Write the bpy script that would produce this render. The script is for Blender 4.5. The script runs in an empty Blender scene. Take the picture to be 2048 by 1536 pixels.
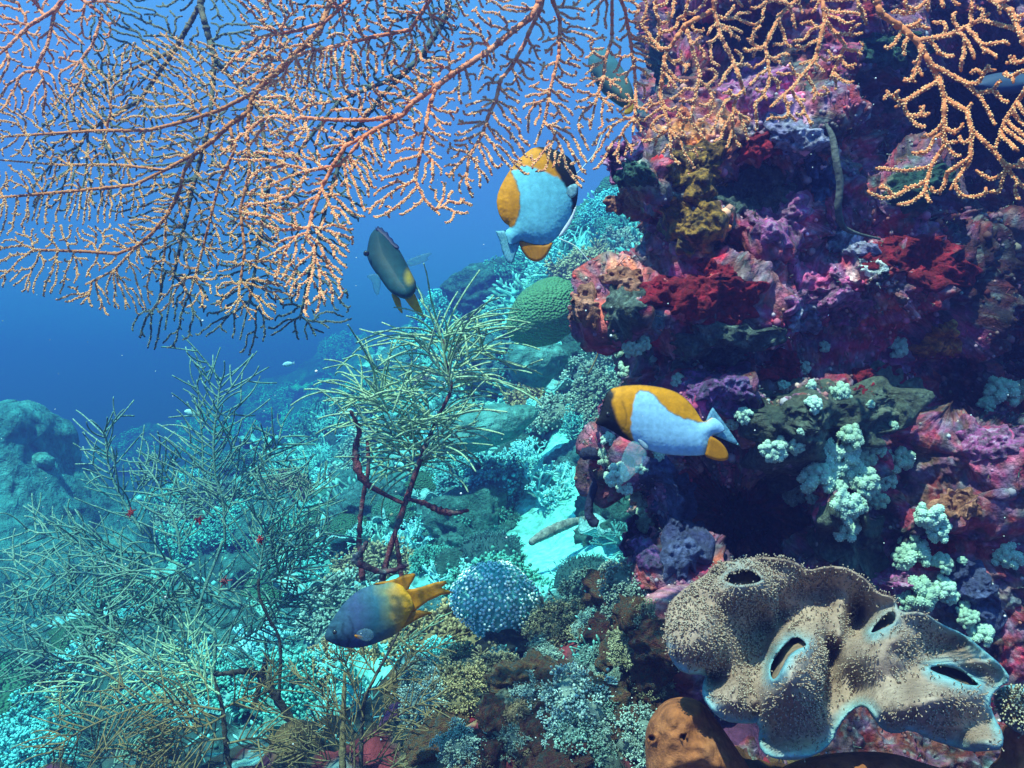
import bpy, bmesh, math, random
import numpy as np
from mathutils import Vector, Matrix
from mathutils.bvhtree import BVHTree
from mathutils.geometry import delaunay_2d_cdt

SC = bpy.context.scene
COL = SC.collection
R = math.radians

# ------------------------------------------------------------------ camera, water light, sun, exposure
CAMZ = 1.2
K = 18.0 / 35.0 / 1024.0                      # metres per photo pixel at one metre
cd = bpy.data.cameras.new('camera'); cam = bpy.data.objects.new('camera', cd); COL.objects.link(cam)
cam.location = (0, 0, CAMZ); cam.rotation_euler = (R(90), 0, 0)
cd.lens = 35; cd.sensor_width = 36; cd.clip_start = 0.02; cd.clip_end = 500
SC.camera = cam

SUN_ELEV, SUN_AZ = R(61), R(210)              # azimuth measured clockwise from +Y: behind the camera, to the left
W = bpy.data.worlds.new('World'); SC.world = W; W.use_nodes = True
nt = W.node_tree; nt.nodes.clear()
out = nt.nodes.new('ShaderNodeOutputWorld'); bg = nt.nodes.new('ShaderNodeBackground')
sky = nt.nodes.new('ShaderNodeTexSky'); sky.sky_type = 'NISHITA'; sky.sun_disc = False
sky.sun_elevation = SUN_ELEV; sky.sun_rotation = SUN_AZ
tc = nt.nodes.new('ShaderNodeTexCoord'); sp = nt.nodes.new('ShaderNodeSeparateXYZ')
mr = nt.nodes.new('ShaderNodeMapRange'); mr.inputs['From Min'].default_value = -1; mr.inputs['From Max'].default_value = 1
rp = nt.nodes.new('ShaderNodeValToRGB')
els = rp.color_ramp.elements
els[0].position = 0.0; els[0].color = (0.002, 0.02, 0.05, 1)
els[1].position = 1.0; els[1].color = (0.12, 0.62, 0.85, 1)
for p, c in ((0.40, (0.045, 0.055, 0.24, 1)), (0.5, (0.070, 0.082, 0.34, 1)), (0.62, (0.060, 0.105, 0.37, 1)), (0.8, (0.06, 0.34, 0.56, 1))):
    e = els.new(p); e.color = c
mx = nt.nodes.new('ShaderNodeMixRGB'); mx.blend_type = 'ADD'; mx.inputs[0].default_value = 0.02
L = nt.links.new
L(tc.outputs['Generated'], sp.inputs[0]); L(sp.outputs['Z'], mr.inputs['Value']); L(mr.outputs[0], rp.inputs[0])
L(rp.outputs[0], mx.inputs[1]); L(sky.outputs[0], mx.inputs[2]); L(mx.outputs[0], bg.inputs[0]); L(bg.outputs[0], out.inputs[0])
bg.inputs[1].default_value = 1.0
sd = bpy.data.lights.new('sun', 'SUN'); sd.energy = 5.0; sd.angle = R(0.6); sd.color = (1.0, 0.86, 0.78)
sun = bpy.data.objects.new('sun', sd); COL.objects.link(sun)
sdir = Vector((math.sin(SUN_AZ) * math.cos(SUN_ELEV), math.cos(SUN_AZ) * math.cos(SUN_ELEV), math.sin(SUN_ELEV)))
sun.rotation_euler = sdir.to_track_quat('Z', 'Y').to_euler()
vs = SC.view_settings
SC.display_settings.display_device = 'sRGB'
vs.view_transform = 'Standard'; vs.look = 'None'; vs.gamma = 1; vs.exposure = 1.05; vs.use_curve_mapping = False
SC.cycles.volume_bounces = 0; SC.cycles.max_bounces = 6; SC.cycles.transparent_max_bounces = 12

# ------------------------------------------------------------------ helpers
def P(px, py, d):
    """photo pixel at depth d -> world point (scalars or arrays)"""
    px = np.asarray(px, float); py = np.asarray(py, float); d = np.asarray(d, float)
    return np.stack(np.broadcast_arrays((px - 1024) * K * d, d, CAMZ - (py - 768) * K * d), -1)

def _hash(ix, iy, iz, s):
    h = (ix * 374761393 + iy * 668265263 + iz * 2147483647 + s * 974634721) & 0xFFFFFFFF
    h = ((h ^ (h >> 13)) * 1274126177) & 0xFFFFFFFF
    h = ((h ^ (h >> 16)) * 2246822519) & 0xFFFFFFFF
    return ((h ^ (h >> 15)) & 0xFFFFFF) / float(0xFFFFFF)

def vnoise(p, s=0):
    """value noise, -1..1"""
    p = np.asarray(p, float); i = np.floor(p).astype(np.int64); f = p - i
    f = f * f * f * (f * (f * 6 - 15) + 10); r = 0
    for dx in (0, 1):
        wx = f[:, 0] if dx else 1 - f[:, 0]
        for dy in (0, 1):
            wy = f[:, 1] if dy else 1 - f[:, 1]
            for dz in (0, 1):
                wz = f[:, 2] if dz else 1 - f[:, 2]
                r = r + wx * wy * wz * _hash(i[:, 0] + dx, i[:, 1] + dy, i[:, 2] + dz, s)
    return r * 2 - 1

def fbm(p, sc, o=4, s=0, g=0.5):
    p = np.asarray(p, float) * sc; a = 1.0; r = 0; t = 0
    for k in range(o):
        r = r + a * vnoise(p * (2.03 ** k) + 17.3 * k, s + k); t += a; a *= g
    return r / t * 1.6

def worley(p, sc, s=0):
    """distance to nearest jittered cell point and that cell's random value"""
    p = np.asarray(p, float) * sc; i = np.floor(p).astype(np.int64)
    best = np.full(len(p), 9.0); val = np.zeros(len(p))
    for dx in (-1, 0, 1):
        for dy in (-1, 0, 1):
            for dz in (-1, 0, 1):
                c = i + np.array((dx, dy, dz))
                q = np.stack([c[:, k] + _hash(c[:, 0], c[:, 1], c[:, 2], s + 11 * k + 1) for k in range(3)], 1)
                d = np.linalg.norm(q - p, axis=1); m = d < best
                best[m] = d[m]; val[m] = _hash(c[:, 0], c[:, 1], c[:, 2], s + 77)[m]
    return best, val

def mk(name, V, F, m, parent=None, col=None, smooth=True, link=True):
    """one mesh object from vertex array, list of face arrays"""
    if not isinstance(F, (list, tuple)): F = [F]
    F = [np.asarray(f, np.int32) for f in F if len(f)]
    me = bpy.data.meshes.new(name); V = np.asarray(V, np.float32)
    me.vertices.add(len(V)); me.vertices.foreach_set('co', V.ravel())
    tot = np.concatenate([np.full(len(f), f.shape[1], np.int32) for f in F]); idx = np.concatenate([f.ravel() for f in F])
    me.loops.add(len(idx)); me.loops.foreach_set('vertex_index', idx)
    st = np.zeros(len(tot), np.int32); st[1:] = np.cumsum(tot)[:-1]
    me.polygons.add(len(tot)); me.polygons.foreach_set('loop_start', st); me.polygons.foreach_set('loop_total', tot)
    me.polygons.foreach_set('use_smooth', np.full(len(tot), smooth))
    if col is not None:
        a = me.color_attributes.new('Col', 'FLOAT_COLOR', 'POINT')
        c = np.ones((len(V), 4), np.float32); c[:, :3] = np.clip(col, 0, 1); a.data.foreach_set('color', c.ravel())
    me.update(calc_edges=True); me.validate()
    me.materials.append(m)
    o = bpy.data.objects.new(name, me)
    if link: COL.objects.link(o)
    if parent: o.parent = parent
    return o

def tag(o, label=None, cat=None, group=None, kind=None):
    for k, v in (('label', label), ('category', cat), ('group', group), ('kind', kind)):
        if v: o[k] = v
    return o

def root(name, loc, label, cat, group=None):
    o = bpy.data.objects.new(name, None); COL.objects.link(o); o.location = loc; o.empty_display_size = 0.02
    return tag(o, label, cat, group)

def under(o, r):
    """parent o (built in world coordinates) to the Empty r without moving it"""
    me = o.data; me.transform(Matrix.Translation(-Vector(r.location))); o.parent = r
    return o

def centre(o):
    """put the origin of a single-mesh thing (built in world coordinates) at its middle"""
    n = len(o.data.vertices); a = np.zeros(n * 3, np.float32); o.data.vertices.foreach_get('co', a)
    c = Vector(a.reshape(-1, 3).mean(0).tolist()); o.data.transform(Matrix.Translation(-c)); o.location = c
    return o

class Geo:
    """collects vertices and faces for one mesh"""
    def __init__(s): s.V = []; s.T = []; s.Q = []; s.C = []; s.n = 0
    def add(s, V, T=None, Q=None, C=None):
        V = np.asarray(V, float)
        if T is not None and len(T): s.T.append(np.asarray(T) + s.n)
        if Q is not None and len(Q): s.Q.append(np.asarray(Q) + s.n)
        s.V.append(V); s.n += len(V)
        if C is not None: s.C.append(np.broadcast_to(np.asarray(C, float), (len(V), 3)))
    def build(s, name, m, parent=None, smooth=True, link=True):
        V = np.concatenate(s.V); F = []
        if s.T: F.append(np.concatenate(s.T))
        if s.Q: F.append(np.concatenate(s.Q))
        return mk(name, V, F, m, parent, np.concatenate(s.C) if s.C else None, smooth, link)

def ico(sub):
    b = bmesh.new(); bmesh.ops.create_icosphere(b, subdivisions=sub, radius=1.0)
    v = np.array([x.co[:] for x in b.verts]); f = np.array([[q.index for q in x.verts] for x in b.faces]); b.free()
    return v, f
ICO = {k: ico(k) for k in (1, 2, 3, 4, 5)}

def blobs(g, cen, rad, sub=1, C=None, squash=None):
    """many little spheres at once"""
    T, F = ICO[sub]; cen = np.asarray(cen, float); rad = np.broadcast_to(np.asarray(rad, float), (len(cen),))
    V = cen[:, None, :] + rad[:, None, None] * T[None]
    FF = F[None] + (np.arange(len(cen)) * len(T))[:, None, None]
    CC = None
    if C is not None: CC = np.repeat(np.broadcast_to(np.asarray(C, float), (len(cen), 3)), len(T), 0)
    g.add(V.reshape(-1, 3), FF.reshape(-1, 3), None, CC)

def tube(g, pts, rad, sides=6, C=None, cap=True, lump=0.0, rng=None):
    pts = np.asarray(pts, float); n = len(pts); rad = np.broadcast_to(np.asarray(rad, float), (n,))
    tg = np.gradient(pts, axis=0); tg /= np.linalg.norm(tg, axis=1)[:, None] + 1e-12
    a = np.cross(tg, (0.31, 0.12, 0.94)); l = np.linalg.norm(a, axis=1)
    if l.min() < 0.05: a = np.cross(tg, (0.9, 0.4, -0.1)); l = np.linalg.norm(a, axis=1)
    a /= l[:, None] + 1e-12; b = np.cross(tg, a)
    th = np.arange(sides) * 2 * math.pi / sides
    rr = rad[:, None]
    if lump and rng is not None: rr = rr * (1 + lump * rng.uniform(-1, 1, (n, sides)))
    V = pts[:, None, :] + (rr * np.cos(th))[:, :, None] * a[:, None, :] + (rr * np.sin(th))[:, :, None] * b[:, None, :]
    i = np.arange(n - 1)[:, None] * sides; j = np.arange(sides)[None]; k = (j + 1) % sides
    Q = np.stack([i + j, i + k, i + sides + k, i + sides + j], -1).reshape(-1, 4)
    V = V.reshape(-1, 3); T = None
    if cap:
        V = np.concatenate([V, [pts[0] - tg[0] * rad[0] * .5, pts[-1] + tg[-1] * rad[-1] * .7]]); m = n * sides
        T = np.concatenate([np.stack([np.full(sides, m), (np.arange(sides) + 1) % sides, np.arange(sides)], 1),
                            np.stack([np.full(sides, m + 1), (n - 1) * sides + np.arange(sides), (n - 1) * sides + (np.arange(sides) + 1) % sides], 1)])
    if C is not None and np.ndim(C) == 2:
        C = np.repeat(np.asarray(C), sides, 0)
        if cap: C = np.concatenate([C, C[:1], C[-1:]])
    g.add(V, T, Q, C)

def resample(pl, step):
    pl = np.asarray(pl, float); s = np.r_[0, np.cumsum(np.linalg.norm(np.diff(pl, axis=0), axis=1))]
    n = max(2, int(round(s[-1] / step)) + 1); t = np.linspace(0, s[-1], n)
    return np.stack([np.interp(t, s, pl[:, k]) for k in range(pl.shape[1])], 1)

def spline(pl, n):
    """Catmull-Rom through the points, n samples"""
    pl = np.asarray(pl, float)
    if len(pl) < 3: return resample(pl, np.linalg.norm(pl[-1] - pl[0]) / max(1, n - 1))
    q = np.concatenate([[2 * pl[0] - pl[1]], pl, [2 * pl[-1] - pl[-2]]]); u = np.linspace(0, len(pl) - 1 - 1e-6, n)
    i = u.astype(int); t = (u - i)[:, None]
    p0, p1, p2, p3 = q[i], q[i + 1], q[i + 2], q[i + 3]
    return 0.5 * (2 * p1 + (p2 - p0) * t + (2 * p0 - 5 * p1 + 4 * p2 - p3) * t * t + (3 * p1 - p0 - 3 * p2 + p3) * t ** 3)

def inside(pts, poly):
    pts = np.asarray(pts, float); poly = np.asarray(poly, float); r = np.zeros(len(pts), bool); j = len(poly) - 1
    for i in range(len(poly)):
        a, b = poly[i], poly[j]
        c = ((a[1] > pts[:, 1]) != (b[1] > pts[:, 1])) & (pts[:, 0] < (b[0] - a[0]) * (pts[:, 1] - a[1]) / (b[1] - a[1] + 1e-12) + a[0])
        r ^= c; j = i
    return r

def dist_poly(pts, poly, closed=True):
    pts = np.asarray(pts, float); poly = np.asarray(poly, float); d = np.full(len(pts), 1e9)
    for i in range(len(poly) if closed else len(poly) - 1):
        a, b = poly[i], poly[(i + 1) % len(poly)]; ab = b - a
        t = np.clip(((pts - a) @ ab) / (ab @ ab + 1e-12), 0, 1)
        d = np.minimum(d, np.linalg.norm(pts - a - t[:, None] * ab, axis=1))
    return d

def smooth_poly(poly, it=2):
    p = np.asarray(poly, float)
    for _ in range(it):
        q = np.roll(p, -1, 0); p = np.stack([.75 * p + .25 * q, .25 * p + .75 * q], 1).reshape(-1, 2)
    return p

def sheet(name, outline, d, T, D, m, res=4.0, relief=None, colf=None, holes=(), sm=1, parent=None, seed=1, back=1.0, profile=0.5, smooth_t=0):
    """solid with a traced outline, its own depth, thickness and relief (outline in photo pixels at depth d)"""
    rng = np.random.default_rng(seed)
    o = resample(np.r_[smooth_poly(outline, sm), smooth_poly(outline, sm)[:1]], res)[:-1]
    hs = [resample(np.r_[smooth_poly(h, 1), smooth_poly(h, 1)[:1]], res)[:-1] for h in holes]
    lo, hi = o.min(0), o.max(0)
    gx, gy = np.meshgrid(np.arange(lo[0], hi[0], res), np.arange(lo[1], hi[1], res)); g = np.stack([gx.ravel(), gy.ravel()], 1)
    g = g + rng.uniform(-.25, .25, g.shape) * res
    g = g[inside(g, o)]; keep = dist_poly(g, o) > .55 * res
    for h in hs: keep &= ~inside(g, h) & (dist_poly(g, h) > .55 * res)
    g = g[keep]; loops = [o] + hs
    pts = np.concatenate(loops + [g]); ed = []; s = 0
    for l in loops:
        ed += [(s + i, s + (i + 1) % len(l)) for i in range(len(l))]; s += len(l)
    ov, oe, of = delaunay_2d_cdt([Vector(p) for p in pts], ed, [list(range(len(o)))], 1, 1e-5)[:3]
    V2 = np.array([v[:] for v in ov]); F = np.array([f for f in of if len(f) == 3])
    cen = V2[F].mean(1); ok = inside(cen, o)
    for h in hs: ok &= ~inside(cen, h)
    F = F[ok]
    e1 = V2[F[:, 1]] - V2[F[:, 0]]; e2 = V2[F[:, 2]] - V2[F[:, 0]]; neg = (e1[:, 0] * e2[:, 1] - e1[:, 1] * e2[:, 0]) < 0
    F[neg] = F[neg][:, ::-1]
    dd = dist_poly(V2, o)
    for h in hs: dd = np.minimum(dd, dist_poly(V2, h))
    q = np.clip(dd / D, 0, 1); t = T * (1 - (1 - q) ** 2) ** profile; t[dd < 1e-3] = 0
    if smooth_t:
        ea = np.concatenate([F[:, [0, 1]], F[:, [1, 2]], F[:, [2, 0]]]); ea = np.concatenate([ea, ea[:, ::-1]]); cnt_ = np.bincount(ea[:, 0], minlength=len(V2)) + 1e-9
        for _ in range(smooth_t):
            av = np.bincount(ea[:, 0], weights=t[ea[:, 1]], minlength=len(V2)) / cnt_; t = np.where(dd < 1e-3, 0, av)
    z = d + (relief(V2, dd) if relief else 0)
    n = len(V2); rim = dd < 1e-3
    bi = np.arange(n) + n; bi[rim] = np.arange(n)[rim]
    V = np.concatenate([P(V2[:, 0], V2[:, 1], z - t), P(V2[:, 0], V2[:, 1], z + t * back)])
    F2 = bi[F][:, ::-1]
    cc = None
    if colf is not None: c = colf(V2, dd); cc = np.concatenate([c, c])
    ob = mk(name, V, [F, F2], m, None, cc)
    if parent: under(ob, parent)
    return ob, V2, dd, V[:n], F

# ------------------------------------------------------------------ materials
def mat(name, stops=None, scale=8.0, rough=0.75, vcol=False, fine=(60.0, 0.5), bump=(40.0, 0.4, 0.01), cells=None, var=0.0, spec=0.25, alpha=1.0, trans=0.0, coords='Object'):
    m = bpy.data.materials.new(name); m.use_nodes = True; t = m.node_tree; N = t.nodes.new; Lk = t.links.new
    b = t.nodes['Principled BSDF']; b.inputs['Roughness'].default_value = rough; b.inputs['Specular IOR Level'].default_value = spec
    co = N('ShaderNodeTexCoord')
    def noise(sc, det=5):
        n = N('ShaderNodeTexNoise'); n.inputs['Scale'].default_value = sc; n.inputs['Detail'].default_value = det; n.inputs['Roughness'].default_value = .62
        Lk(co.outputs[coords], n.inputs['Vector']); return n
    if vcol:
        c = N('ShaderNodeAttribute'); c.attribute_name = 'Col'; cur = c.outputs['Color']
    else:
        n = noise(scale); r = N('ShaderNodeValToRGB'); e = r.color_ramp.elements
        k = len(stops)
        for i, s in enumerate(stops):
            p = .28 + .44 * i / max(1, k - 1)
            if i < 2: e[i].position = p; e[i].color = (*s, 1)
            else: q = e.new(p); q.color = (*s, 1)
        Lk(n.outputs['Fac'], r.inputs[0]); cur = r.outputs[0]
    if fine:
        n = noise(fine[0], 4); r = N('ShaderNodeValToRGB'); e = r.color_ramp.elements
        lo = 1 - fine[1]; e[0].position = .32; e[0].color = (lo, lo, lo, 1); e[1].position = .68; hi = 1 + fine[1] * .6; e[1].color = (hi, hi, hi, 1)
        x = N('ShaderNodeMixRGB'); x.blend_type = 'MULTIPLY'; x.inputs[0].default_value = 1
        Lk(n.outputs['Fac'], r.inputs[0]); Lk(cur, x.inputs[1]); Lk(r.outputs[0], x.inputs[2]); cur = x.outputs[0]
    if var:
        oi = N('ShaderNodeObjectInfo'); mr_ = N('ShaderNodeMapRange'); mr_.inputs['To Min'].default_value = 1 - var; mr_.inputs['To Max'].default_value = 1 + var
        hs = N('ShaderNodeHueSaturation'); h2 = N('ShaderNodeMapRange'); h2.inputs['To Min'].default_value = .5 - var * .08; h2.inputs['To Max'].default_value = .5 + var * .08
        Lk(oi.outputs['Random'], mr_.inputs['Value']); Lk(mr_.outputs[0], hs.inputs['Value']); Lk(oi.outputs['Random'], h2.inputs['Value']); Lk(h2.outputs[0], hs.inputs['Hue'])
        Lk(cur, hs.inputs['Color']); cur = hs.outputs[0]
    Lk(cur, b.inputs['Base Color'])
    if bump or cells:
        bp = N('ShaderNodeBump')
        if cells:
            v = N('ShaderNodeTexVoronoi'); v.inputs['Scale'].default_value = cells[0]; Lk(co.outputs[coords], v.inputs['Vector'])
            iv = N('ShaderNodeMath'); iv.operation = 'SUBTRACT'; iv.inputs[0].default_value = 1; Lk(v.outputs['Distance'], iv.inputs[1])
            Lk(iv.outputs[0], bp.inputs['Height']); bp.inputs['Strength'].default_value = cells[1]; bp.inputs['Distance'].default_value = cells[2]
        else:
            n = noise(bump[0], 6); Lk(n.outputs['Fac'], bp.inputs['Height']); bp.inputs['Strength'].default_value = bump[1]; bp.inputs['Distance'].default_value = bump[2]
        Lk(bp.outputs[0], b.inputs['Normal'])
    if alpha < 1: b.inputs['Alpha'].default_value = alpha
    if trans:
        tr = N('ShaderNodeBsdfTranslucent'); ms = N('ShaderNodeMixShader'); ms.inputs[0].default_value = trans; Lk(cur, tr.inputs[0])
        Lk(b.outputs[0], ms.inputs[1]); Lk(tr.outputs[0], ms.inputs[2]); Lk(ms.outputs[0], t.nodes['Material Output'].inputs['Surface'])
    return m

# ------------------------------------------------------------------ the setting: reef slope
rng0 = np.random.default_rng(5)
ctrl = [(1000,1536,1.05),(900,1420,1.25),(1150,1310,1.35),(1010,1265,1.62),(1250,1220,1.4),(830,1520,1.15),(1250,1480,1.1),(1400,1536,1.05),(1700,1536,1.15),(2048,1536,1.2),
        (1100,1070,2.3),(1180,1000,2.5),(960,1100,2.4),(760,1250,2.0),(700,1420,1.75),(400,1500,1.6),(100,1460,2.2),(50,1250,3.2),(300,1230,2.7),(560,1150,2.9),
        (800,1000,3.0),(650,1060,3.3),(1000,900,3.1),(900,830,3.6),(1100,800,3.0),(1180,720,2.9),(1120,600,3.2),(1020,700,3.9),(880,690,4.6),(720,770,4.4),(640,930,4.8),(480,1010,4.6),(250,1060,4.6),(120,1110,5.0),
        (1110,530,3.4),(1200,430,3.3),(1270,360,3.3),(1150,440,3.6),(1040,530,4.0),(960,600,4.5),(820,760,6.5),(600,950,7.0),(300,1010,7.5),(0,1080,7.0),(1000,540,7.5),(900,600,9.0),(700,760,10.0),(400,930,11.0)]
far_ = lambda d: d if d < 1.5 else 1.5 + (d - 1.5) * (1 + .33 * (d - 1.5))      # the slope runs on into the haze
cw = np.array([P(c[0], c[1], far_(c[2])) for c in ctrl]); extra = np.array([(-4, 1.0, -.1), (-3.4, 3.4, -.25), (2.5, 2.0, .9), (3, 8, 2.4), (6, 18, 2.9), (3.0, 30, 2.9), (-12, 12, -1.5), (-25, 30, -3.5), (-2, 44, .8), (-1.5, .4, .35), (1.5, .3, .6), (0, .3, .55)])
cw = np.concatenate([cw, extra])
def tps_fit(c):
    n = len(c); d = np.linalg.norm(c[:, None, :2] - c[None, :, :2], axis=2)
    A = np.zeros((n + 3, n + 3)); A[:n, :n] = -d - 0.0 + np.eye(n) * -0.05; Pm = np.c_[np.ones(n), c[:, :2]]; A[:n, n:] = Pm; A[n:, :n] = Pm.T
    return np.linalg.solve(A, np.r_[c[:, 2], 0, 0, 0])
tw = tps_fit(cw)
def terr(x, y):
    q = np.stack([x, y], 1); d = np.linalg.norm(q[:, None] - cw[None, :, :2], axis=2)
    return -d @ tw[:-3] + tw[-3] + q @ tw[-2:]
ny, nx = 420, 460
yy = 0.35 * (46 / .35) ** (np.linspace(0, 1, ny)); uu = np.linspace(-1, 1, nx)
Y = np.repeat(yy[:, None], nx, 1); X = np.where(uu < 0, uu * (0.75 * Y + 1.2), uu * (.5 * Y + 1.0))
x, y = X.ravel(), Y.ravel(); z = terr(x, y); z = np.where(z > 2.1, 2.1 + .55 * np.tanh((z - 2.1) / .8), z); z = np.maximum(z, -4.5)
fs_ = np.maximum(1, y / 3.0) ** .8; near = np.clip(y / 2.2, .25, 1.3) * np.minimum(fs_, 3.0); p3 = np.stack([x / fs_ ** .6, y / fs_ ** .6, z * .6], 1)
w1, _ = worley(p3, 3.2, 3); w2, _ = worley(p3, 9, 4)
z = z + near * (.10 * fbm(p3, 1.6, 4, 1) + .10 * (.55 - w1)) + .035 * (.5 - w2) + .03 * fbm(p3, 14, 3, 9)
sandc = P(1110, 1060, 2.55); sd_ = np.hypot((x - sandc[0] - .25 * (y - sandc[1])) / .36, (y - sandc[1]) / .95); sandm = np.clip(1.2 - sd_ + .65 * fbm(p3, 9, 4, 40), 0, 1) ** .6
z = z * (1 - .6 * sandm) + (.6 * sandm) * np.minimum(terr(x, y) + .02 * fbm(p3, 6, 2, 2), 2.6)
z = np.minimum(z, 2.85); TV = np.stack([x, y, z], 1)
TV0 = TV; TV = np.stack([x / fs_ ** .6, y / fs_ ** .6, z], 1); n1 = fbm(TV, 3.5, 4, 21); n2 = fbm(TV, 16, 3, 22); n3 = fbm(TV, 45, 2, 23)
colr = np.array((.05, .26, .27)) + np.clip(n1, -1, 1)[:, None] * np.array((.025, .14, .14))  # cyan of the filtered water light is put into the slope colour
pale = np.clip((n2 + .5 * n1 - .25) * 2.2, 0, 1)[:, None]; colr = colr * (1 - pale) + pale * np.array((.18, .68, .70))
dk = np.clip((n3 - .15) * 2, 0, 1)[:, None]; colr = colr * (1 - .65 * dk)
nb = np.clip((2.0 - y) / .6, 0, 1)[:, None]
wv, wc = worley(TV, 11, 60); pal = np.array([(.20, .035, .05), (.22, .09, .03), (.10, .10, .06), (.16, .05, .14), (.05, .08, .07), (.28, .2, .09)])
colr = colr * (1 - nb) + nb * (pal[(wc * 5.99).astype(int)] * (.75 + .5 * np.clip(n3, -1, 1))[:, None])
gul = np.clip(1.7 - np.abs(x / y - .03) / .22, .45, 1.45)[:, None]; colr = colr * gul; sm_ = sandm[:, None]; colr = colr * (1 - sm_) + sm_ * np.array((.22, .96, .94))  # paler gully and cyan sand, partly the water's glow put into the colour
i = (np.arange(ny - 1)[:, None] * nx + np.arange(nx - 1)[None]).ravel()
M_ter = mat('reef_slope_mat', vcol=True, fine=(55, .55), bump=(38, .8, .03), rough=.9)
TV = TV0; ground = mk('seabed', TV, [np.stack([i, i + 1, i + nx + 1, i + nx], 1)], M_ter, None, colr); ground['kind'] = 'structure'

# ------------------------------------------------------------------ reef wall on the right
edge = np.array([(-400, 1360), (-150, 1330), (0, 1320), (150, 1300), (240, 1262), (300, 1225), (340, 1212), (400, 1235), (450, 1275), (500, 1300), (540, 1262), (585, 1210), (640, 1190), (690, 1225), (750, 1252), (830, 1250),
                 (890, 1215), (940, 1215), (1000, 1262), (1080, 1275), (1140, 1250), (1220, 1270), (1350, 1290), (1900, 1330)])
rows = np.linspace(-380, 1850, 680); nside, nfront = 70, 470
ex = np.interp(rows, edge[:, 0], edge[:, 1])
base_d = lambda px, py: 1.20 + .10 * np.clip((768 - py) / 900, -1, 1) * -1 * 0 + .00012 * np.clip(px - 1500, -400, 700) - .10 * np.clip((py - 900) / 700, 0, 1)
GX = np.zeros((680, nside + nfront)); GY = np.repeat(rows[:, None], nside + nfront, 1); GD = np.zeros_like(GX)
tf = np.linspace(0, 1, nfront) ** .93; ts = np.linspace(0, 1, nside)[:, None].T
rnd = 1 - np.clip(tf / .10, 0, 1); roundoff = .16 * rnd ** 2.2            # the edge curves away from us
front_px = ex[:, None] + (2330 - ex[:, None]) * tf[None]
front_d = base_d(front_px, GY[:, nside:]) + roundoff[None]
side_d = np.linspace(2.9, 0, nside + 1)[:-1]
sd0 = front_d[:, :1] + 1.7 * (np.linspace(1, 0, nside + 1)[:-1] ** 1.5)[None]
side_px = ex[:, None] + 80 * (1 - np.exp(-(sd0 - front_d[:, :1]) * 1.6))
GX[:, :nside] = side_px; GD[:, :nside] = sd0; GX[:, nside:] = front_px; GD[:, nside:] = front_d
feat = [  # px, py, rx, ry, toward us (+) or recess (-), metres
    (1265, 340, 65, 55, .10), (1300, 480, 60, 50, -.09), (1245, 620, 75, 80, .10), (1290, 770, 90, 55, -.04), (1250, 915, 60, 60, .07), (1400, 400, 110, 120, .06), (1560, 250, 120, 90, .07), (1500, 390, 90, 40, -.06),
    (1560, 450, 90, 60, .06), (1420, 620, 120, 75, .09), (1450, 715, 120, 35, -.05), (1690, 470, 80, 40, -.08), (1790, 560, 150, 110, .08), (1430, 780, 90, 50, .05), (1640, 850, 170, 120, .09), (1475, 1035, 95, 80, -.34), (1340, 1030, 55, 110, .04),
    (1280, 1090, 40, 60, -.08), (1690, 1010, 70, 60, .06), (1780, 230, 70, 110, -.10), (1980, 260, 150, 150, -.40), (2080, 640, 110, 220, -.40), (1980, 450, 80, 40, -.10), (1900, 760, 60, 80, -.16), (1990, 900, 110, 70, .07), (1850, 1060, 70, 60, .03), (2000, 1060, 90, 90, .04),
    (1800, 1200, 200, 80, .03), (1600, 1330, 420, 150, -.06), (1330, 140, 60, 110, .03), (1470, 60, 60, 60, -.10), (1400, 40, 60, 40, -.1), (1840, 370, 60, 45, .1), (1310, 1280, 70, 80, .08), (1320, 1380, 60, 120, .05)]
REL = np.zeros_like(GX)
for fx, fy, rx, ry, a in feat:
    REL += a * np.exp(-(((GX - fx) / rx) ** 2 + ((GY - fy) / ry) ** 2) ** 1.3)
WV = P(GX, GY, GD - REL); S = WV.shape
def grid_normals(A):
    du = np.gradient(A, axis=1); dv = np.gradient(A, axis=0); n = np.cross(dv, du); return n / (np.linalg.norm(n, axis=2)[:, :, None] + 1e-9)
Nw = grid_normals(WV)
if Nw[340, 300, 1] > 0: Nw = -Nw
f = WV.reshape(-1, 3); w1, _ = worley(f, 8, 101); w2, _ = worley(f, 24, 102); w3, _ = worley(f, 60, 103)
h = .045 * fbm(f, 4.5, 3, 100) + .05 * (.5 - w1) + .020 * (.5 - w2) + .022 * fbm(f, 20, 3, 104) + .006 * (.5 - w3) + .008 * fbm(f, 90, 3, 106)
WV = WV + Nw * h.reshape(S[:2])[:, :, None]
f = WV.reshape(-1, 3)
i = (np.arange(S[0] - 1)[:, None] * S[1] + np.arange(S[1] - 1)[None]).ravel(); WF = np.stack([i, i + S[1], i + S[1] + 1, i + 1], 1)
wall_bvh = BVHTree.FromPolygons(f.tolist(), WF.tolist(), all_triangles=False)
TF = (np.arange(ny - 1)[:, None] * nx + np.arange(nx - 1)[None]).ravel()
ter_bvh = BVHTree.FromPolygons(TV.tolist(), np.stack([TF, TF + 1, TF + nx + 1, TF + nx], 1).tolist(), all_triangles=False)
EYE = Vector((0, 0, CAMZ)); layers = []
def hit(px, py, which='both', far=30):
    d = Vector(P(px, py, 1.0).tolist()) - EYE; best = None
    for nm, b in [('wall', wall_bvh), ('ground', ter_bvh)] + ([('wall', b_) for b_ in layers] if which != 'bare' else []):
        if which not in ('both', nm) and not (which == 'bare' and nm == 'wall'): continue
        l, n, ix, dist = b.ray_cast(EYE, d, far)
        if l is not None and (best is None or dist < best[2]):
            best = (l, n if n.dot(d) < 0 else -n, dist)
    return best

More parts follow.
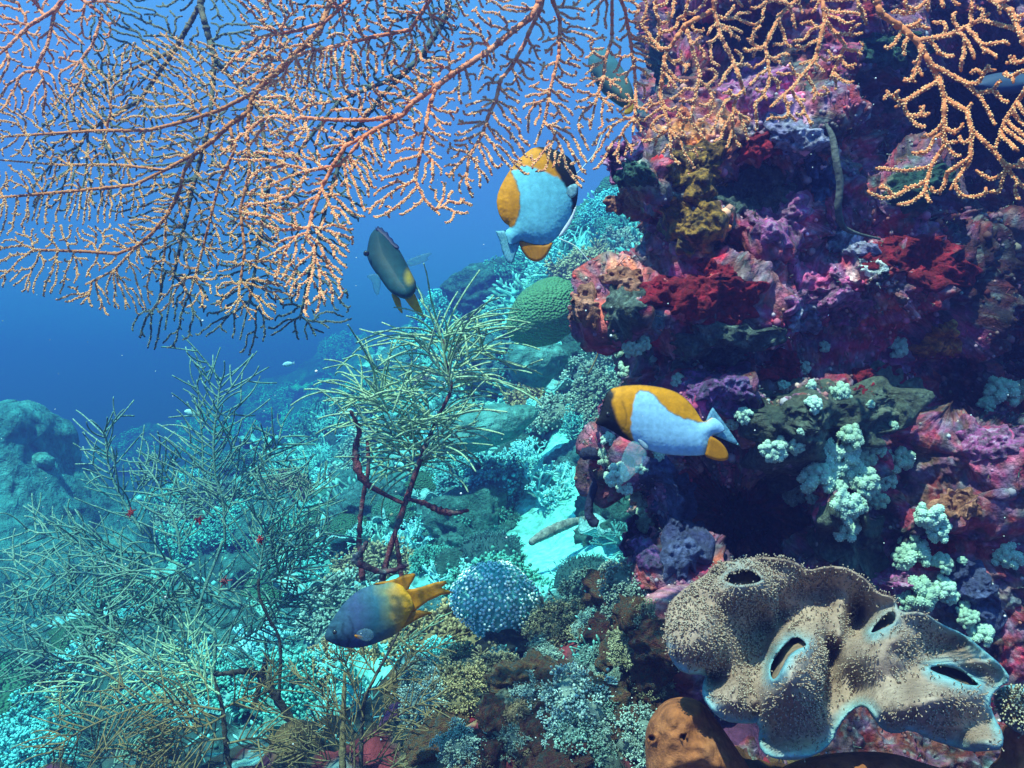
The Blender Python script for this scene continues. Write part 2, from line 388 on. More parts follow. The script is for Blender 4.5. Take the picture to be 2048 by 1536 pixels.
# wall crust colours and painted shade of the hollows: world-space patches, warped by noise
warp = f + .022 * np.stack([fbm(f, 14, 3, 201), fbm(f, 14, 3, 202), fbm(f, 14, 3, 203)], 1) + .008 * np.stack([fbm(f, 60, 2, 204), fbm(f, 60, 2, 205), fbm(f, 60, 2, 206)], 1)
_, c1 = worley(warp, 11, 210); _, c2 = worley(warp, 34, 211)
pal1 = np.array([(.085, .012, .018), (.13, .02, .04), (.05, .06, .055), (.02, .025, .025), (.11, .035, .09), (.06, .045, .03), (.035, .07, .065), (.16, .03, .06)])
pal2 = np.array([(.30, .05, .14), (.10, .22, .20), (.02, .02, .02), (.24, .02, .03), (.22, .16, .09), (.03, .05, .05), (.14, .10, .22), (.32, .22, .26)])
wc_ = pal1[(c1 * 7.99).astype(int)] * .62 + pal2[(c2 * 7.99).astype(int)] * .38
patch = [(1500, 170, 75, (.34, .07, .24)), (1545, 200, 60, (.46, .12, .30)), (1590, 275, 62, (.38, .36, .56)), (1465, 255, 40, (.20, .42, .36)), (1400, 240, 90, (.30, .21, .06)), (1415, 345, 62, (.40, .17, .025)), (1525, 300, 42, (.36, .008, .02)),
         (1245, 325, 42, (.36, .05, .22)), (1275, 350, 30, (.08, .28, .20)), (1250, 395, 45, (.38, .28, .12)), (1318, 320, 24, (.32, .01, .02)), (1390, 450, 66, (.34, .21, .03)), (1500, 390, 70, (.02, .035, .033)), (1560, 440, 70, (.38, .06, .16)),
         (1605, 415, 36, (.40, .33, .45)), (1440, 530, 36, (.34, .01, .05)), (1480, 540, 40, (.05, .10, .10)), (1410, 590, 70, (.20, .05, .06)), (1480, 590, 50, (.12, .16, .18)), (1350, 555, 45, (.18, .04, .20)), (1250, 610, 42, (.015, .03, .025)), (1235, 560, 38, (.42, .18, .08)),
         (1190, 620, 34, (.52, .18, .12)), (1440, 690, 95, (.015, .025, .024)), (1320, 640, 50, (.05, .1, .1)), (1700, 520, 60, (.22, .14, .24)), (1770, 500, 80, (.20, .025, .035)), (1870, 540, 110, (.17, .025, .04)), (1660, 600, 70, (.34, .10, .30)), (1740, 540, 26, (.45, .55, .6)),
         (1430, 780, 75, (.20, .06, .22)), (1560, 740, 50, (.32, .02, .04)), (1750, 770, 50, (.26, .015, .03)), (1650, 850, 150, (.085, .125, .10)), (1750, 790, 60, (.08, .12, .10)), (1990, 880, 70, (.24, .05, .17)), (1900, 920, 60, (.12, .05, .10)), (1335, 1000, 75, (.09, .11, .26)),
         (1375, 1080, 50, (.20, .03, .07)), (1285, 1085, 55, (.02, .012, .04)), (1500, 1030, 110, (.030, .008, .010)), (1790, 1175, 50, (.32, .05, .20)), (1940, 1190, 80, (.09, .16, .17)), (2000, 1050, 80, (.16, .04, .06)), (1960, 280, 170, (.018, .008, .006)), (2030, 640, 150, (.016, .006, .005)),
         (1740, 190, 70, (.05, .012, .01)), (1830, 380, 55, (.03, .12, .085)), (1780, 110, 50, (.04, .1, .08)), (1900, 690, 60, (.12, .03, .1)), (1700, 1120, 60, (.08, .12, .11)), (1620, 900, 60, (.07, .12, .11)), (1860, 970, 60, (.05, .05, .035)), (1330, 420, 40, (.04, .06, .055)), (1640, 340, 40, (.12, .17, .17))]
patch += [(1960, 500, 110, (.028, .009, .010)), (2040, 480, 130, (.016, .007, .007)), (1860, 240, 100, (.012, .006, .006)), (1950, 400, 80, (.014, .007, .006)), (1760, 300, 50, (.03, .008, .01)), (1985, 580, 80, (.02, .006, .006)), (2010, 720, 60, (.02, .006, .008)), (1930, 770, 50, (.03, .01, .012)), (1730, 1450, 110, (.05, .026, .018)), (1840, 1470, 90, (.05, .026, .018)), (1480, 1455, 80, (.05, .012, .016)), (1640, 1470, 60, (.04, .02, .015))]  # shade of the right hollows and under the leather coral, painted near-black and brown
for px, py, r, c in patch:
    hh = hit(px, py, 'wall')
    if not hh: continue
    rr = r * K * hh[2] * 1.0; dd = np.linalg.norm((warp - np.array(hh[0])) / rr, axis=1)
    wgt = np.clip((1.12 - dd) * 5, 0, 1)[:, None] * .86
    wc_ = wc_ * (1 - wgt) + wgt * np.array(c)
s1 = fbm(f, 70, 3, 220); s2 = fbm(f, 150, 2, 221); s3 = fbm(f, 30, 3, 222)
wc_ = wc_ * np.array((2.6, 1.3, 1.2)) * (1 + .55 * np.clip(s3, -1, 1) + .45 * np.clip(s1, -1, 1))[:, None]
lum = np.clip(wc_.sum(1) * 3.5, .12, 1)[:, None]
for sd_n, fr_, c_m, amt_ in ((240, 48, (.36, .02, .035), .55), (241, 60, (.11, .20, .30), .50), (242, 85, (.03, .07, .06), .55), (243, 75, (.30, .10, .30), .40)):
    w_m = np.clip(fbm(f, fr_, 3, sd_n) * 2.2 - .25, 0, 1)[:, None] * amt_; wc_ = wc_ * (1 - w_m) + w_m * np.array(c_m) * lum
sp_ = np.clip((s2 + .4 * s1 - .42) * 4, 0, 1)[:, None] * .6; wc_ = wc_ * (1 - sp_) + sp_ * (wc_ * 1.2 + np.array((.10, .17, .17)))
M_wall = mat('reef_wall_mat', vcol=True, fine=(170, .45), bump=(150, .8, .012), rough=.8)
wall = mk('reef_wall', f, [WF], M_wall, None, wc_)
tag(wall, 'steep dark reef wall crusted with red, purple and ochre growth', 'reef')
centre(wall)

# ------------------------------------------------------------------ sea fans
def colonise(seeds, region, sp, rng, origin, keep=.95, out_w=.5):
    """space colonisation in the plane of the fan; returns pos, parent"""
    step = sp * .55; pos = []; par = []
    for sdl in seeds:
        pl = resample(sdl, step)
        if pos:
            a = np.array(pos); d = np.linalg.norm(a - pl[0], axis=1); j = int(d.argmin()); prev = j if d[j] < 40 else -1
        else: prev = -1
        for q in pl:
            pos.append(q); par.append(prev); prev = len(pos) - 1
    ns = len(pos)
    lo, hi = np.min(region, 0), np.max(region, 0)
    gx, gy = np.meshgrid(np.arange(lo[0], hi[0], sp), np.arange(lo[1], hi[1], sp)); A = np.stack([gx.ravel(), gy.ravel()], 1)
    A = A + rng.uniform(-.55, .55, A.shape) * sp; A = A[inside(A, region)]
    pos = np.array(pos); par = list(par); dirs = np.zeros_like(pos)
    for k in range(len(pos)):
        if par[k] >= 0: dirs[k] = pos[k] - pos[par[k]]
    dirs /= np.linalg.norm(dirs, axis=1)[:, None] + 1e-9
    D = np.full(len(A), 1e9); I = np.zeros(len(A), int)
    def upd(start):
        for s in range(start, len(pos), 400):
            q = pos[s:s + 400]; d = np.linalg.norm(A[:, None] - q[None], axis=2); j = d.argmin(1); m = d[np.arange(len(A)), j]
            b = m < D; D[b] = m[b]; I[b] = j[b] + s
    allow = np.ones(len(pos), bool); allow[:] = rng.random(len(pos)) < .26; upd(0); origin = np.asarray(origin, float); kids = np.bincount([p for p in par if p >= 0], minlength=len(pos)).astype(int)
    for it in range(260):
        alive = D > sp * .80
        A, D, I = A[alive], D[alive], I[alive]
        act = D < sp * 7
        if not act.any(): break
        v = A[act] - pos[I[act]]; v /= np.linalg.norm(v, axis=1)[:, None] + 1e-9
        acc = np.zeros_like(pos); np.add.at(acc, I[act], v); idx = np.unique(I[act])
        idx = idx[(kids[idx] < 3)]; idx = idx[np.where(idx < ns, allow[np.minimum(idx, ns - 1)], True)]
        if len(idx) == 0: break
        g = acc[idx]; g /= np.linalg.norm(g, axis=1)[:, None] + 1e-9
        o = pos[idx] - origin; o /= np.linalg.norm(o, axis=1)[:, None] + 1e-9
        g = g + np.where(kids[idx] == 0, keep, 1.0)[:, None] * dirs[idx] + out_w * o + rng.normal(0, .36, g.shape); g /= np.linalg.norm(g, axis=1)[:, None] + 1e-9
        new = pos[idx] + g * step
        # no node on top of another
        ok = np.ones(len(new), bool)
        for s in range(0, len(pos), 3000):
            ok &= (np.linalg.norm(new[:, None] - pos[None, s:s + 3000], axis=2).min(1) > step * .55)
        kids[idx] += 1
        if not ok.any(): break
        new, g, idn = new[ok], g[ok], idx[ok]
        st = len(pos); pos = np.concatenate([pos, new]); dirs = np.concatenate([dirs, g]); par += idn.tolist(); kids = np.concatenate([kids, np.zeros(len(new), int)])
        upd(st)
    return pos, np.array(par), ns

def sea_fan(name, label, seeds, region, sp, depth, m_branch, m_polyp, seed, rtip=2.0, rk=.26, origin=(1080, -300), bead=1.5, bead_col=None, wob=.004, beads=True, rmax=9):
    rng = np.random.default_rng(seed); pos, par, ns = colonise(seeds, region, sp, rng, origin)
    n = len(pos); kids = [[] for _ in range(n)]
    for k in range(n):
        if par[k] >= 0: kids[par[k]].append(k)
    leaf = np.zeros(n)
    for k in range(n - 1, -1, -1):
        if not kids[k]: leaf[k] = 1
    order = sorted(range(n), key=lambda k: k)
    depthlvl = np.zeros(n, int)
    stack = [k for k in range(n) if par[k] < 0]; seq = []
    while stack:
        k = stack.pop(); seq.append(k)
        for c in kids[k]: depthlvl[c] = depthlvl[k] + 1; stack.append(c)
    for k in reversed(seq):
        if par[k] >= 0: leaf[par[k]] += leaf[k]
    rad = np.minimum(rtip + rk * np.sqrt(np.maximum(leaf - 1, 0)), rmax)
    # tips swell a little, joints knobbly on the stems
    dz = np.zeros(n)
    for k in seq:
        if par[k] >= 0: dz[k] = dz[par[k]] + rng.normal(0, wob * .22)
    dz = np.clip(dz, -.03, .03)
    dep = depth(pos) + dz
    W3 = P(pos[:, 0], pos[:, 1], dep); R3 = rad * K * dep
    # chains
    grp = np.zeros(n, int) - 1; chains = []
    sl = []; c0 = 0
    for s_ in seeds:
        L_ = len(resample(s_, sp * .55)); sl.append((c0, c0 + L_)); c0 += L_
    for gi, (a, b) in enumerate(sl): grp[a:b] = gi
    for k in seq:
        if grp[k] < 0: grp[k] = grp[par[k]]
    starts = [k for k in range(n) if par[k] < 0]; st = [(k, None) for k in starts]
    while st:
        k, pr = st.pop(); ch = [pr] if pr is not None else []
        while True:
            ch.append(k)
            if not kids[k]: break
            ks = sorted(kids[k], key=lambda c: -leaf[c])
            for c in ks[1:]: st.append((c, k))
            if grp[ks[0]] != grp[k]: st.append((ks[0], k)); break
            k = ks[0]
        if len(ch) > 1: chains.append(ch)
    r0 = root(name, P(*seeds[0][0], float(depth(np.array([seeds[0][0]]))[0])).tolist(), label, 'sea fan')
    gs = {}; gb = {}; trunk = Geo()
    for ch in chains:
        gi = grp[ch[-1]]; ch = np.array(ch); pts = W3[ch]; r = R3[ch].copy()
        if len(ch) > 1: r[0] = min(r[0], r[1] * 1.05)
        big = leaf[ch] > 14
        kn = big & ((ch * 7) % 9 == 0); r[kn] *= 1.38
        r[-1] *= .85
        gg = gs.setdefault(gi, Geo())
        pts2 = spline(pts, len(pts) * 2 - 1) if len(pts) > 2 else pts
        r2 = np.interp(np.linspace(0, 1, len(pts2)), np.linspace(0, 1, len(r)), r)
        tube(gg, pts2, r2, 6 if leaf[ch[0]] > 8 else 5, lump=.10, rng=rng)
        if beads:
            thin = leaf[ch] < 60; s = np.r_[0, np.cumsum(np.linalg.norm(np.diff(pts2, axis=0), axis=1))]
            bs = bead * 2.5 * K * dep[ch].mean(); nb_ = int(s[-1] / bs)
            if nb_ < 1: continue
            t = (np.arange(nb_) + .5) * bs; c = np.stack([np.interp(t, s, pts2[:, k]) for k in range(3)], 1); rr = np.interp(t, s, r2)
            lf = np.interp(t, s, np.interp(np.linspace(0, 1, len(pts2)), np.linspace(0, 1, len(ch)), leaf[ch]))
            tg = np.gradient(pts2, axis=0); tg = np.stack([np.interp(t, s, tg[:, k]) for k in range(3)], 1); tg /= np.linalg.norm(tg, axis=1)[:, None] + 1e-9
            sd1 = np.cross(tg, (0, 1, 0)); sd1 /= np.linalg.norm(sd1, axis=1)[:, None] + 1e-9
            for side in (-1, 1):
                ok = (rng.random(nb_) < np.where(lf < 40, .92, .25))
                if not ok.any(): continue
                an = rng.normal(0, .75, nb_); off = side * sd1 * np.cos(an)[:, None] + np.array((0, -1, 0)) * np.sin(np.abs(an) * .9)[:, None]
                bc = c + off * (rr * 1.05)[:, None] + tg * (rng.uniform(-.4, .4, nb_) * bs)[:, None]
                br = bead * K * dep[ch].mean() * rng.uniform(.7, 1.2, nb_)
                bb = gb.setdefault(gi, Geo()); blobs(bb, bc[ok], br[ok], 1)
    for gi in sorted(gs):
        b = under(gs[gi].build('branch', m_branch), r0)
        if gi in gb:
            q = gb[gi].build('polyps', m_polyp); under(q, r0); q.parent = b; q['kind'] = 'stuff'
    return r0, n

M_fanA = mat('fan_orange', [(.56, .15, .055), (.70, .21, .09), (.76, .29, .15)], 9, fine=(140, .25), bump=(260, .4, .004), rough=.7)
M_fanB = mat('fan_brown', [(.28, .10, .035), (.48, .17, .06), (.58, .23, .09)], 7, fine=(140, .3), bump=(260, .4, .004), rough=.8)
M_fanC = mat('fan_shaded', [(.04, .085, .085), (.09, .11, .08), (.15, .13, .08)], 6, fine=(120, .3), bump=(260, .4, .004), rough=.85)  # unlit rear fan: its shade is painted into the branch colour
M_fanE = mat('fan_deep_orange', [(.50, .14, .05), (.68, .22, .08), (.72, .28, .14)], 9, fine=(140, .25), bump=(260, .4, .004), rough=.7)
M_polA = mat('polyp_cream', [(.84, .46, .18), (.90, .60, .30)], 30, fine=None, bump=None, rough=.6)
M_polB = mat('polyp_straw', [(.72, .42, .16), (.86, .56, .25)], 30, fine=None, bump=None, rough=.6)
M_polC = mat('polyp_shaded', [(.16, .30, .24), (.36, .38, .22)], 30, fine=None, bump=None, rough=.7)  # beads of the rear fan, darkened to match its painted shade

regA = [(1290,-40),(1305,120),(1290,250),(1250,335),(1205,300),(1165,385),(1120,335),(1060,345),(1005,330),(950,405),(895,455),(862,405),(765,440),(715,430),(700,520),(690,590),(620,640),(545,560),(540,450),(480,430),(500,330),(430,300),(520,220),(440,140),(500,60),(450,-40)]
seedA = [[(1100,-260),(1090,-30),(1076,9),(1062,34),(1021,66),(983,98),(942,125),(907,146),(873,173),(825,205),(805,230),(771,248),(734,269),(691,292),(668,328),(645,372),(625,425),(612,480)],
         [(1090,-30),(1083,14),(1060,60),(1049,87),(1024,132),(1001,160),(992,200),(978,228),(965,268),(940,310)],
         [(1100,-120),(1224,-40),(1224,78),(1211,118),(1206,160),(1192,200),(1180,260)],
         [(1224,-40),(1250,20),(1262,90),(1270,150),(1272,210),(1265,270)],
         [(1090,-40),(1120,40),(1118,110),(1100,180),(1090,240),(1070,290)],
         [(1100,-200),(900,-60),(820,60),(740,75),(680,90),(610,105),(560,130)],
         [(900,-60),(720,-20),(650,44),(600,60),(540,70)],
         [(805,230),(740,240),(670,240),(600,235),(540,270)],
         [(734,269),(680,330),(600,345),(540,370)],
         [(873,173),(858,215),(850,260),(840,310),(830,360),(850,400),(880,430)]]
sea_fan('sea_fan', 'big orange sea fan with cream beads hanging in the top middle of the photo', seedA, regA, 7.7, lambda p: .80 + .00006 * (p[:, 0] - 900) + .02 * np.sin(p[:, 0] / 170) + .015 * np.sin(p[:, 1] / 130), M_fanA, M_polA, 11, rtip=2.15, rk=.20, bead=1.6, rmax=8)
regB = [(-60,150),(60,230),(180,120),(330,60),(480,100),(560,60),(640,120),(620,260),(600,360),(560,470),(610,560),(540,640),(470,640),(430,610),(330,625),(210,625),(110,600),(-60,560)]
seedB = [[(760,-260),(640,60),(570,130),(508,185),(498,224),(459,249),(430,278),(390,307),(368,342),(361,376),(351,400),(332,434),(303,468),(273,493),(234,508),(171,503),(80,500)],
         [(390,307),(330,340),(270,370),(170,380),(60,390),(-60,400)], [(508,185),(440,220),(380,240),(300,260),(180,262),(60,270)],
         [(498,224),(495,280),(500,340),(480,420),(490,500),(480,570)], [(459,249),(470,300),(440,360),(420,440),(400,520),(380,590)],
         [(273,493),(230,540),(170,570)], [(330,340),(240,330),(120,330),(0,320)], [(332,434),(330,500),(320,570)]]
sea_fan('sea_fan', 'brown sea fan with straw beads spreading at upper left behind the orange fan', seedB, regB, 7.0, lambda p: .98 + .02 * np.sin(p[:, 0] / 150 + 1) + .00008 * (400 - p[:, 0]), M_fanB, M_polB, 12, rtip=1.5, rk=.16, rmax=6.5, origin=(760, -260), bead=1.35)
regC = [(200,-60),(960,-60),(880,150),(760,330),(720,430),(690,540),(705,640),(600,690),(560,650),(490,715),(440,650),(310,712),(250,650),(320,590),(250,420),(60,420),(60,280),(160,120)]
seedC = [[(480,-280),(400,10),(350,100),(280,200),(180,260)], [(400,10),(430,120),(420,240),(380,400),(350,540),(330,660)], [(480,-280),(896,-60),(896,27),(846,109),(805,150),(760,196),(690,290),(650,420),(620,540),(600,640)],
         [(430,120),(520,220),(540,360),(520,480),(500,600),(480,680)], [(350,100),(260,140),(150,190)], [(805,150),(680,200),(600,300),(570,420)]]
sea_fan('sea_fan', 'sea fan painted in shade tones behind the others, fine tips drooping lowest over blue water', seedC, regC, 7.8, lambda p: 1.06 + .015 * np.sin(p[:, 0] / 120) + .00004 * p[:, 1], M_fanC, M_polC, 13, rtip=1.7, rk=.24, origin=(480, -280), bead=1.0, rmax=11)
regD = [(-60,-60),(240,-60),(240,60),(190,110),(150,200),(90,230),(-60,230)]
seedD = [[(180,-260),(140,-20),(110,20),(60,50),(20,90),(-50,150)], [(140,-20),(205,30),(185,90),(140,150)], [(110,20),(95,90),(60,160)]]
sea_fan('sea_fan', 'small rusty orange sea fan in the top left corner', seedD, regD, 7.5, lambda p: .88 + 0 * p[:, 0], M_fanA, M_polB, 14, rtip=1.8, rk=.3, origin=(180, -260), bead=1.0)
regF = [(1290,-60),(1725,-60),(1735,60),(1700,170),(1640,190),(1625,260),(1570,235),(1530,245),(1480,300),(1420,290),(1395,345),(1330,310),(1280,290),(1300,180),(1340,120),(1290,60)]
seedF = [[(1560,-260),(1430,-40),(1428,20),(1440,70),(1470,130),(1490,190)], [(1428,20),(1370,50),(1330,110),(1320,190),(1340,260)], [(1560,-260),(1640,-40),(1650,40),(1630,120),(1590,170),(1540,215)], [(1650,40),(1690,90),(1660,160)], [(1640,-40),(1560,30),(1530,90),(1540,150)], [(1370,50),(1400,150),(1380,240),(1410,280)]]
sea_fan('sea_fan', 'orange sea fan hanging in front of the purple part of the reef wall', seedF, regF, 10., lambda p: .84 + .02 * np.sin(p[:, 0] / 80), M_fanE, M_polA, 15, rtip=2.7, rk=.25, origin=(1560, -260), bead=1.7)
regE = [(1700,-60),(2110,-60),(2110,360),(2040,410),(1990,380),(1945,405),(1890,410),(1850,395),(1790,405),(1735,385),(1730,325),(1800,310),(1840,270),(1800,215),(1770,235),(1760,190),(1820,140),(1770,100),(1720,40)]
seedE = [[(1700,-260),(1747,-20),(1761,27),(1802,55),(1834,82),(1861,128),(1879,160),(1888,196),(1888,255),(1888,292),(1861,333),(1811,342),(1752,337)], [(1888,196),(1934,223),(1943,260),(1985,300),(2010,330)], [(1834,82),(1900,70),(1960,40),(2040,60)],
         [(1861,128),(1930,165),(1965,200),(1990,250)], [(1861,333),(1850,380)], [(1943,260),(1940,320),(1900,380)], [(1747,-20),(1860,-30),(1950,-20),(2020,20),(2050,90)], [(2080,100),(2050,180),(2010,240),(1990,300)], [(1879,160),(1830,190),(1790,215)]]
sea_fan('sea_fan', 'coarse deep orange sea fan against the black hollow at upper right', seedE, regE, 13.5, lambda p: .68 + .015 * np.sin(p[:, 0] / 90), M_fanE, M_polA, 16, rtip=3.6, rk=.35, origin=(1700, -260), bead=2.0)
# ------------------------------------------------------------------ fish
M_fish = mat('fish_skin', vcol=True, fine=(120, .10), bump=None, rough=.6, spec=.18)
M_fin = mat('fish_fin', vcol=True, fine=(200, .15), bump=None, rough=.5, trans=.3, alpha=.86)
M_finclear = mat('fish_clear_fin', vcol=True, fine=(200, .15), bump=None, rough=.45, alpha=.30)
M_eye = mat('fish_eye', [(.01, .01, .012), (.02, .02, .02)], 20, fine=None, bump=None, rough=.12, spec=.6)
def cr(ox, oy, s, pts): return [(ox + s * a, oy + s * b) for a, b in pts]
def rays(V2, base, n, a, b, sharp=1.0):
    """fin colour with rays fanning from base"""
    an = np.arctan2(V2[:, 1] - base[1], V2[:, 0] - base[0]); w = .5 + .5 * np.cos(an * n)
    return np.asarray(a)[None] * w[:, None] + np.asarray(b)[None] * (1 - w[:, None])
def skin(cf, gill=None, amt=.10, L=5.0):
    def g_(V, dd):
        c = cf(V, dd); a = np.cos((V[:, 0] + V[:, 1]) * 2 * math.pi / L) * np.cos((V[:, 0] - V[:, 1]) * 2 * math.pi / L); c = c * (1 + amt * a)[:, None]
        if gill is not None: w = np.clip(1 - dist_poly(V, np.array(gill), False) / 3.0, 0, 1)[:, None]; c = c * (1 - .45 * w)
        return c * (1 + .10 * vnoise(np.c_[V / 5, V[:, :1] * 0], 9))[:, None]
    return g_
def fin(name, outline, d, col, r, T=.0016, D=5, m=None, relief=None, res=3.0, base=None, n=60, col2=None):
    cf = (lambda V, dd: rays(V, base, n, col, col2)) if base is not None else (lambda V, dd: np.broadcast_to(np.asarray(col, float), (len(V), 3)))
    return sheet(name, outline, d, T, D, m or M_fin, res, relief, cf, parent=r, sm=0 if name == 'tail_fin' else 1)[0]
def eye(px, py, d, rpx, r, ring=None):
    g = Geo(); blobs(g, P(px, py, d)[None], rpx * K * d, 3); e = under(g.build('eye', M_eye), r); return e

YEL, BLK, WHT = np.array((.54, .215, .001)), np.array((.004, .006, .008)), np.array((.25, .48, .65))
# --- butterflyfish at right
c4 = lambda pts: cr(1150, 600, .4385, pts)
d = .87; r = root('butterflyfish', P(1330, 845, d).tolist(), 'yellow, black and white butterflyfish swimming left in front of the reef wall', 'fish')
o = c4([(92,560),(98,548),(112,530),(122,490),(134,445),(152,412),(200,392),(280,386),(340,389),(420,403),(480,427),(530,472),(565,525),(582,556),(600,551),(630,532),(664,556),(690,590),(668,606),(640,610),(622,620),(620,660),(606,700),(575,710),(500,711),(420,706),(345,690),(300,664),(262,648),(205,622),(150,585),(118,574),(100,570)])
whA = np.array(c4([(276,428),(298,411),(335,412),(360,430),(385,465),(430,508),(490,538),(560,555),(600,556),(700,500),(700,620),(622,616),(612,680),(596,712),(500,760),(300,720),(268,640),(256,590),(258,520)]))
blA = np.array(c4([(60,560),(90,380),(160,395),(178,420),(172,470),(190,540),(220,600),(262,640),(290,660),(240,700),(60,640)]))
def colA(V, dd):
    w = V + 2.0 * np.stack([vnoise(np.c_[V / 9, V[:, :1] * 0]), vnoise(np.c_[V / 9, V[:, :1] * 0 + 5])], 1)
    c = np.tile(YEL, (len(V), 1)); c *= (1 + .10 * vnoise(np.c_[V / 14, V[:, :1] * 0]))[:, None]
    sw = np.clip(.5 + np.where(inside(w, whA), 1, -1) * dist_poly(w, whA) / 3, 0, 1)[:, None]; c = c * (1 - sw) + sw * WHT
    ed = inside(w, whA) * 1.0; ln = np.clip(1 - dist_poly(w, whA[:9], False) / 2.2, 0, 1)[:, None] * .75; c = c * (1 - ln) + ln * np.array((.09, .07, .02))
    sb = np.clip(.5 + np.where(inside(w, blA), 1, -1) * dist_poly(w, blA) / 6, 0, 1)[:, None]; c = c * (1 - sb) + sb * BLK
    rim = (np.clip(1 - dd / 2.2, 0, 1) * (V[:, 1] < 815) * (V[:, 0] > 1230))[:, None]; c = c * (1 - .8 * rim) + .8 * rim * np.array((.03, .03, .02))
    return c
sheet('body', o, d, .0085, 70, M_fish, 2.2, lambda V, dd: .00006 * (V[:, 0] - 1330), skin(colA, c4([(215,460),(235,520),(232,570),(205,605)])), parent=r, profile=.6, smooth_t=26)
fin('tail_fin', c4([(596,552),(612,515),(628,488),(655,525),(690,572),(722,620),(752,664),(715,652),(668,632),(622,612),(606,598)]), d, (.24, .50, .64), r, T=.0012, base=c4([(540,580)])[0], n=90, col2=(.10, .28, .42), relief=lambda V, dd: .0001 * (V[:, 0] - 1330))
fin('anal_fin', c4([(612,618),(640,630),(668,650),(692,680),(703,712),(694,730),(668,736),(630,728),(590,712),(600,680)]), d, YEL * .95, r, T=.002, base=c4([(560,600)])[0], n=80, col2=YEL * .8)
fin('pelvic_fin', c4([(262,640),(300,655),(330,690),(322,730),(285,780),(235,832),(205,830),(203,770),(215,710),(238,660)]), d - .012, (.22, .48, .52), r, T=.001, m=M_finclear, base=c4([(290,640)])[0], n=50, col2=(.12, .33, .38))
fin('pectoral_fin', c4([(282,632),(310,640),(340,672),(330,690),(300,668)]), d - .02, (.30, .42, .50), r, T=.001, base=c4([(280,630)])[0], n=60, col2=(.2, .32, .42))
eye(*c4([(150,520)])[0], d - .0105, 5, r)
# --- butterflyfish under the fan
c2 = lambda pts: cr(600, 0, .4557, pts)
d = .97; r = root('butterflyfish', P(1080, 410, d).tolist(), 'butterflyfish partly behind the orange fan tips, tail toward lower left', 'fish')
o = c2([(898,1016),(908,1050),(918,1080),(950,1066),(968,1054),(1010,1070),(1080,1080),(1120,1052),(1155,1010),(1185,960),(1212,905),(1221,850),(1222,785),(1200,715),(1170,680),(1100,648),(1030,643),(985,675),(935,725),(885,805),(861,870),(868,930),(892,975),(925,996)])
whB = np.array(c2([(928,752),(955,810),(968,870),(964,930),(945,985),(925,996),(880,1000),(880,1110),(1080,1130),(1130,1070),(1165,1020),(1196,950),(1198,890),(1176,850),(1166,795),(1110,768),(1040,738),(980,728)]))
blB = np.array(c2([(1010,630),(1060,655),(1095,700),(1118,745),(1150,790),(1178,850),(1196,900),(1186,960),(1300,950),(1300,600),(1100,590)]))
def colB(V, dd):
    w = V + 2.0 * np.stack([vnoise(np.c_[V / 9, V[:, :1] * 0]), vnoise(np.c_[V / 9, V[:, :1] * 0 + 5])], 1)
    c = np.tile(YEL, (len(V), 1)); c *= (1 + .10 * vnoise(np.c_[V / 14, V[:, :1] * 0]))[:, None]
    sw = np.clip(.5 + np.where(inside(w, whB), 1, -1) * dist_poly(w, whB) / 3, 0, 1)[:, None]; c = c * (1 - sw) + sw * np.array((.13, .48, .60))
    ln = np.clip(1 - dist_poly(w, whB[:6], False) / 2.2, 0, 1)[:, None] * .75; c = c * (1 - ln) + ln * np.array((.07, .08, .03))
    sb = np.clip(.5 + np.where(inside(w, blB), 1, -1) * dist_poly(w, blB) / 5, 0, 1)[:, None]; c = c * (1 - sb) + sb * BLK
    return c
sheet('body', o, d, .0095, 80, M_fish, 2.2, lambda V, dd: .00008 * (V[:, 0] - 1080), skin(colB), parent=r, profile=.6, smooth_t=26)
fin('tail_fin', c2([(955,1000),(972,1050),(952,1105),(930,1162),(905,1145),(888,1105),(876,1055),(858,1014),(900,1012),(930,1000)]), d, (.20, .56, .66), r, T=.0012, base=c2([(985,970)])[0], n=90, col2=(.09, .34, .46))
fin('anal_fin', c2([(955,1046),(1010,1066),(1085,1078),(1112,1056),(1100,1095),(1070,1138),(1035,1152),(1000,1137),(970,1095)]), d, YEL, r, T=.002, base=c2([(1050,980)])[0], n=80, col2=YEL * .8)
fin('pectoral_fin', c2([(1168,826),(1195,806),(1226,810),(1212,862),(1178,872)]), d - .02, (.30, .58, .66), r, T=.001, base=c2([(1160,845)])[0], n=70, col2=(.12, .3, .4))
fin('pelvic_fin', c2([(1216,900),(1200,960),(1165,1020),(1128,1048),(1150,1010),(1190,950),(1208,905)]), d - .006, (.6, .72, .8), r, T=.001, res=2)
eye(*c2([(1168,735)])[0], d - .013, 5, r)
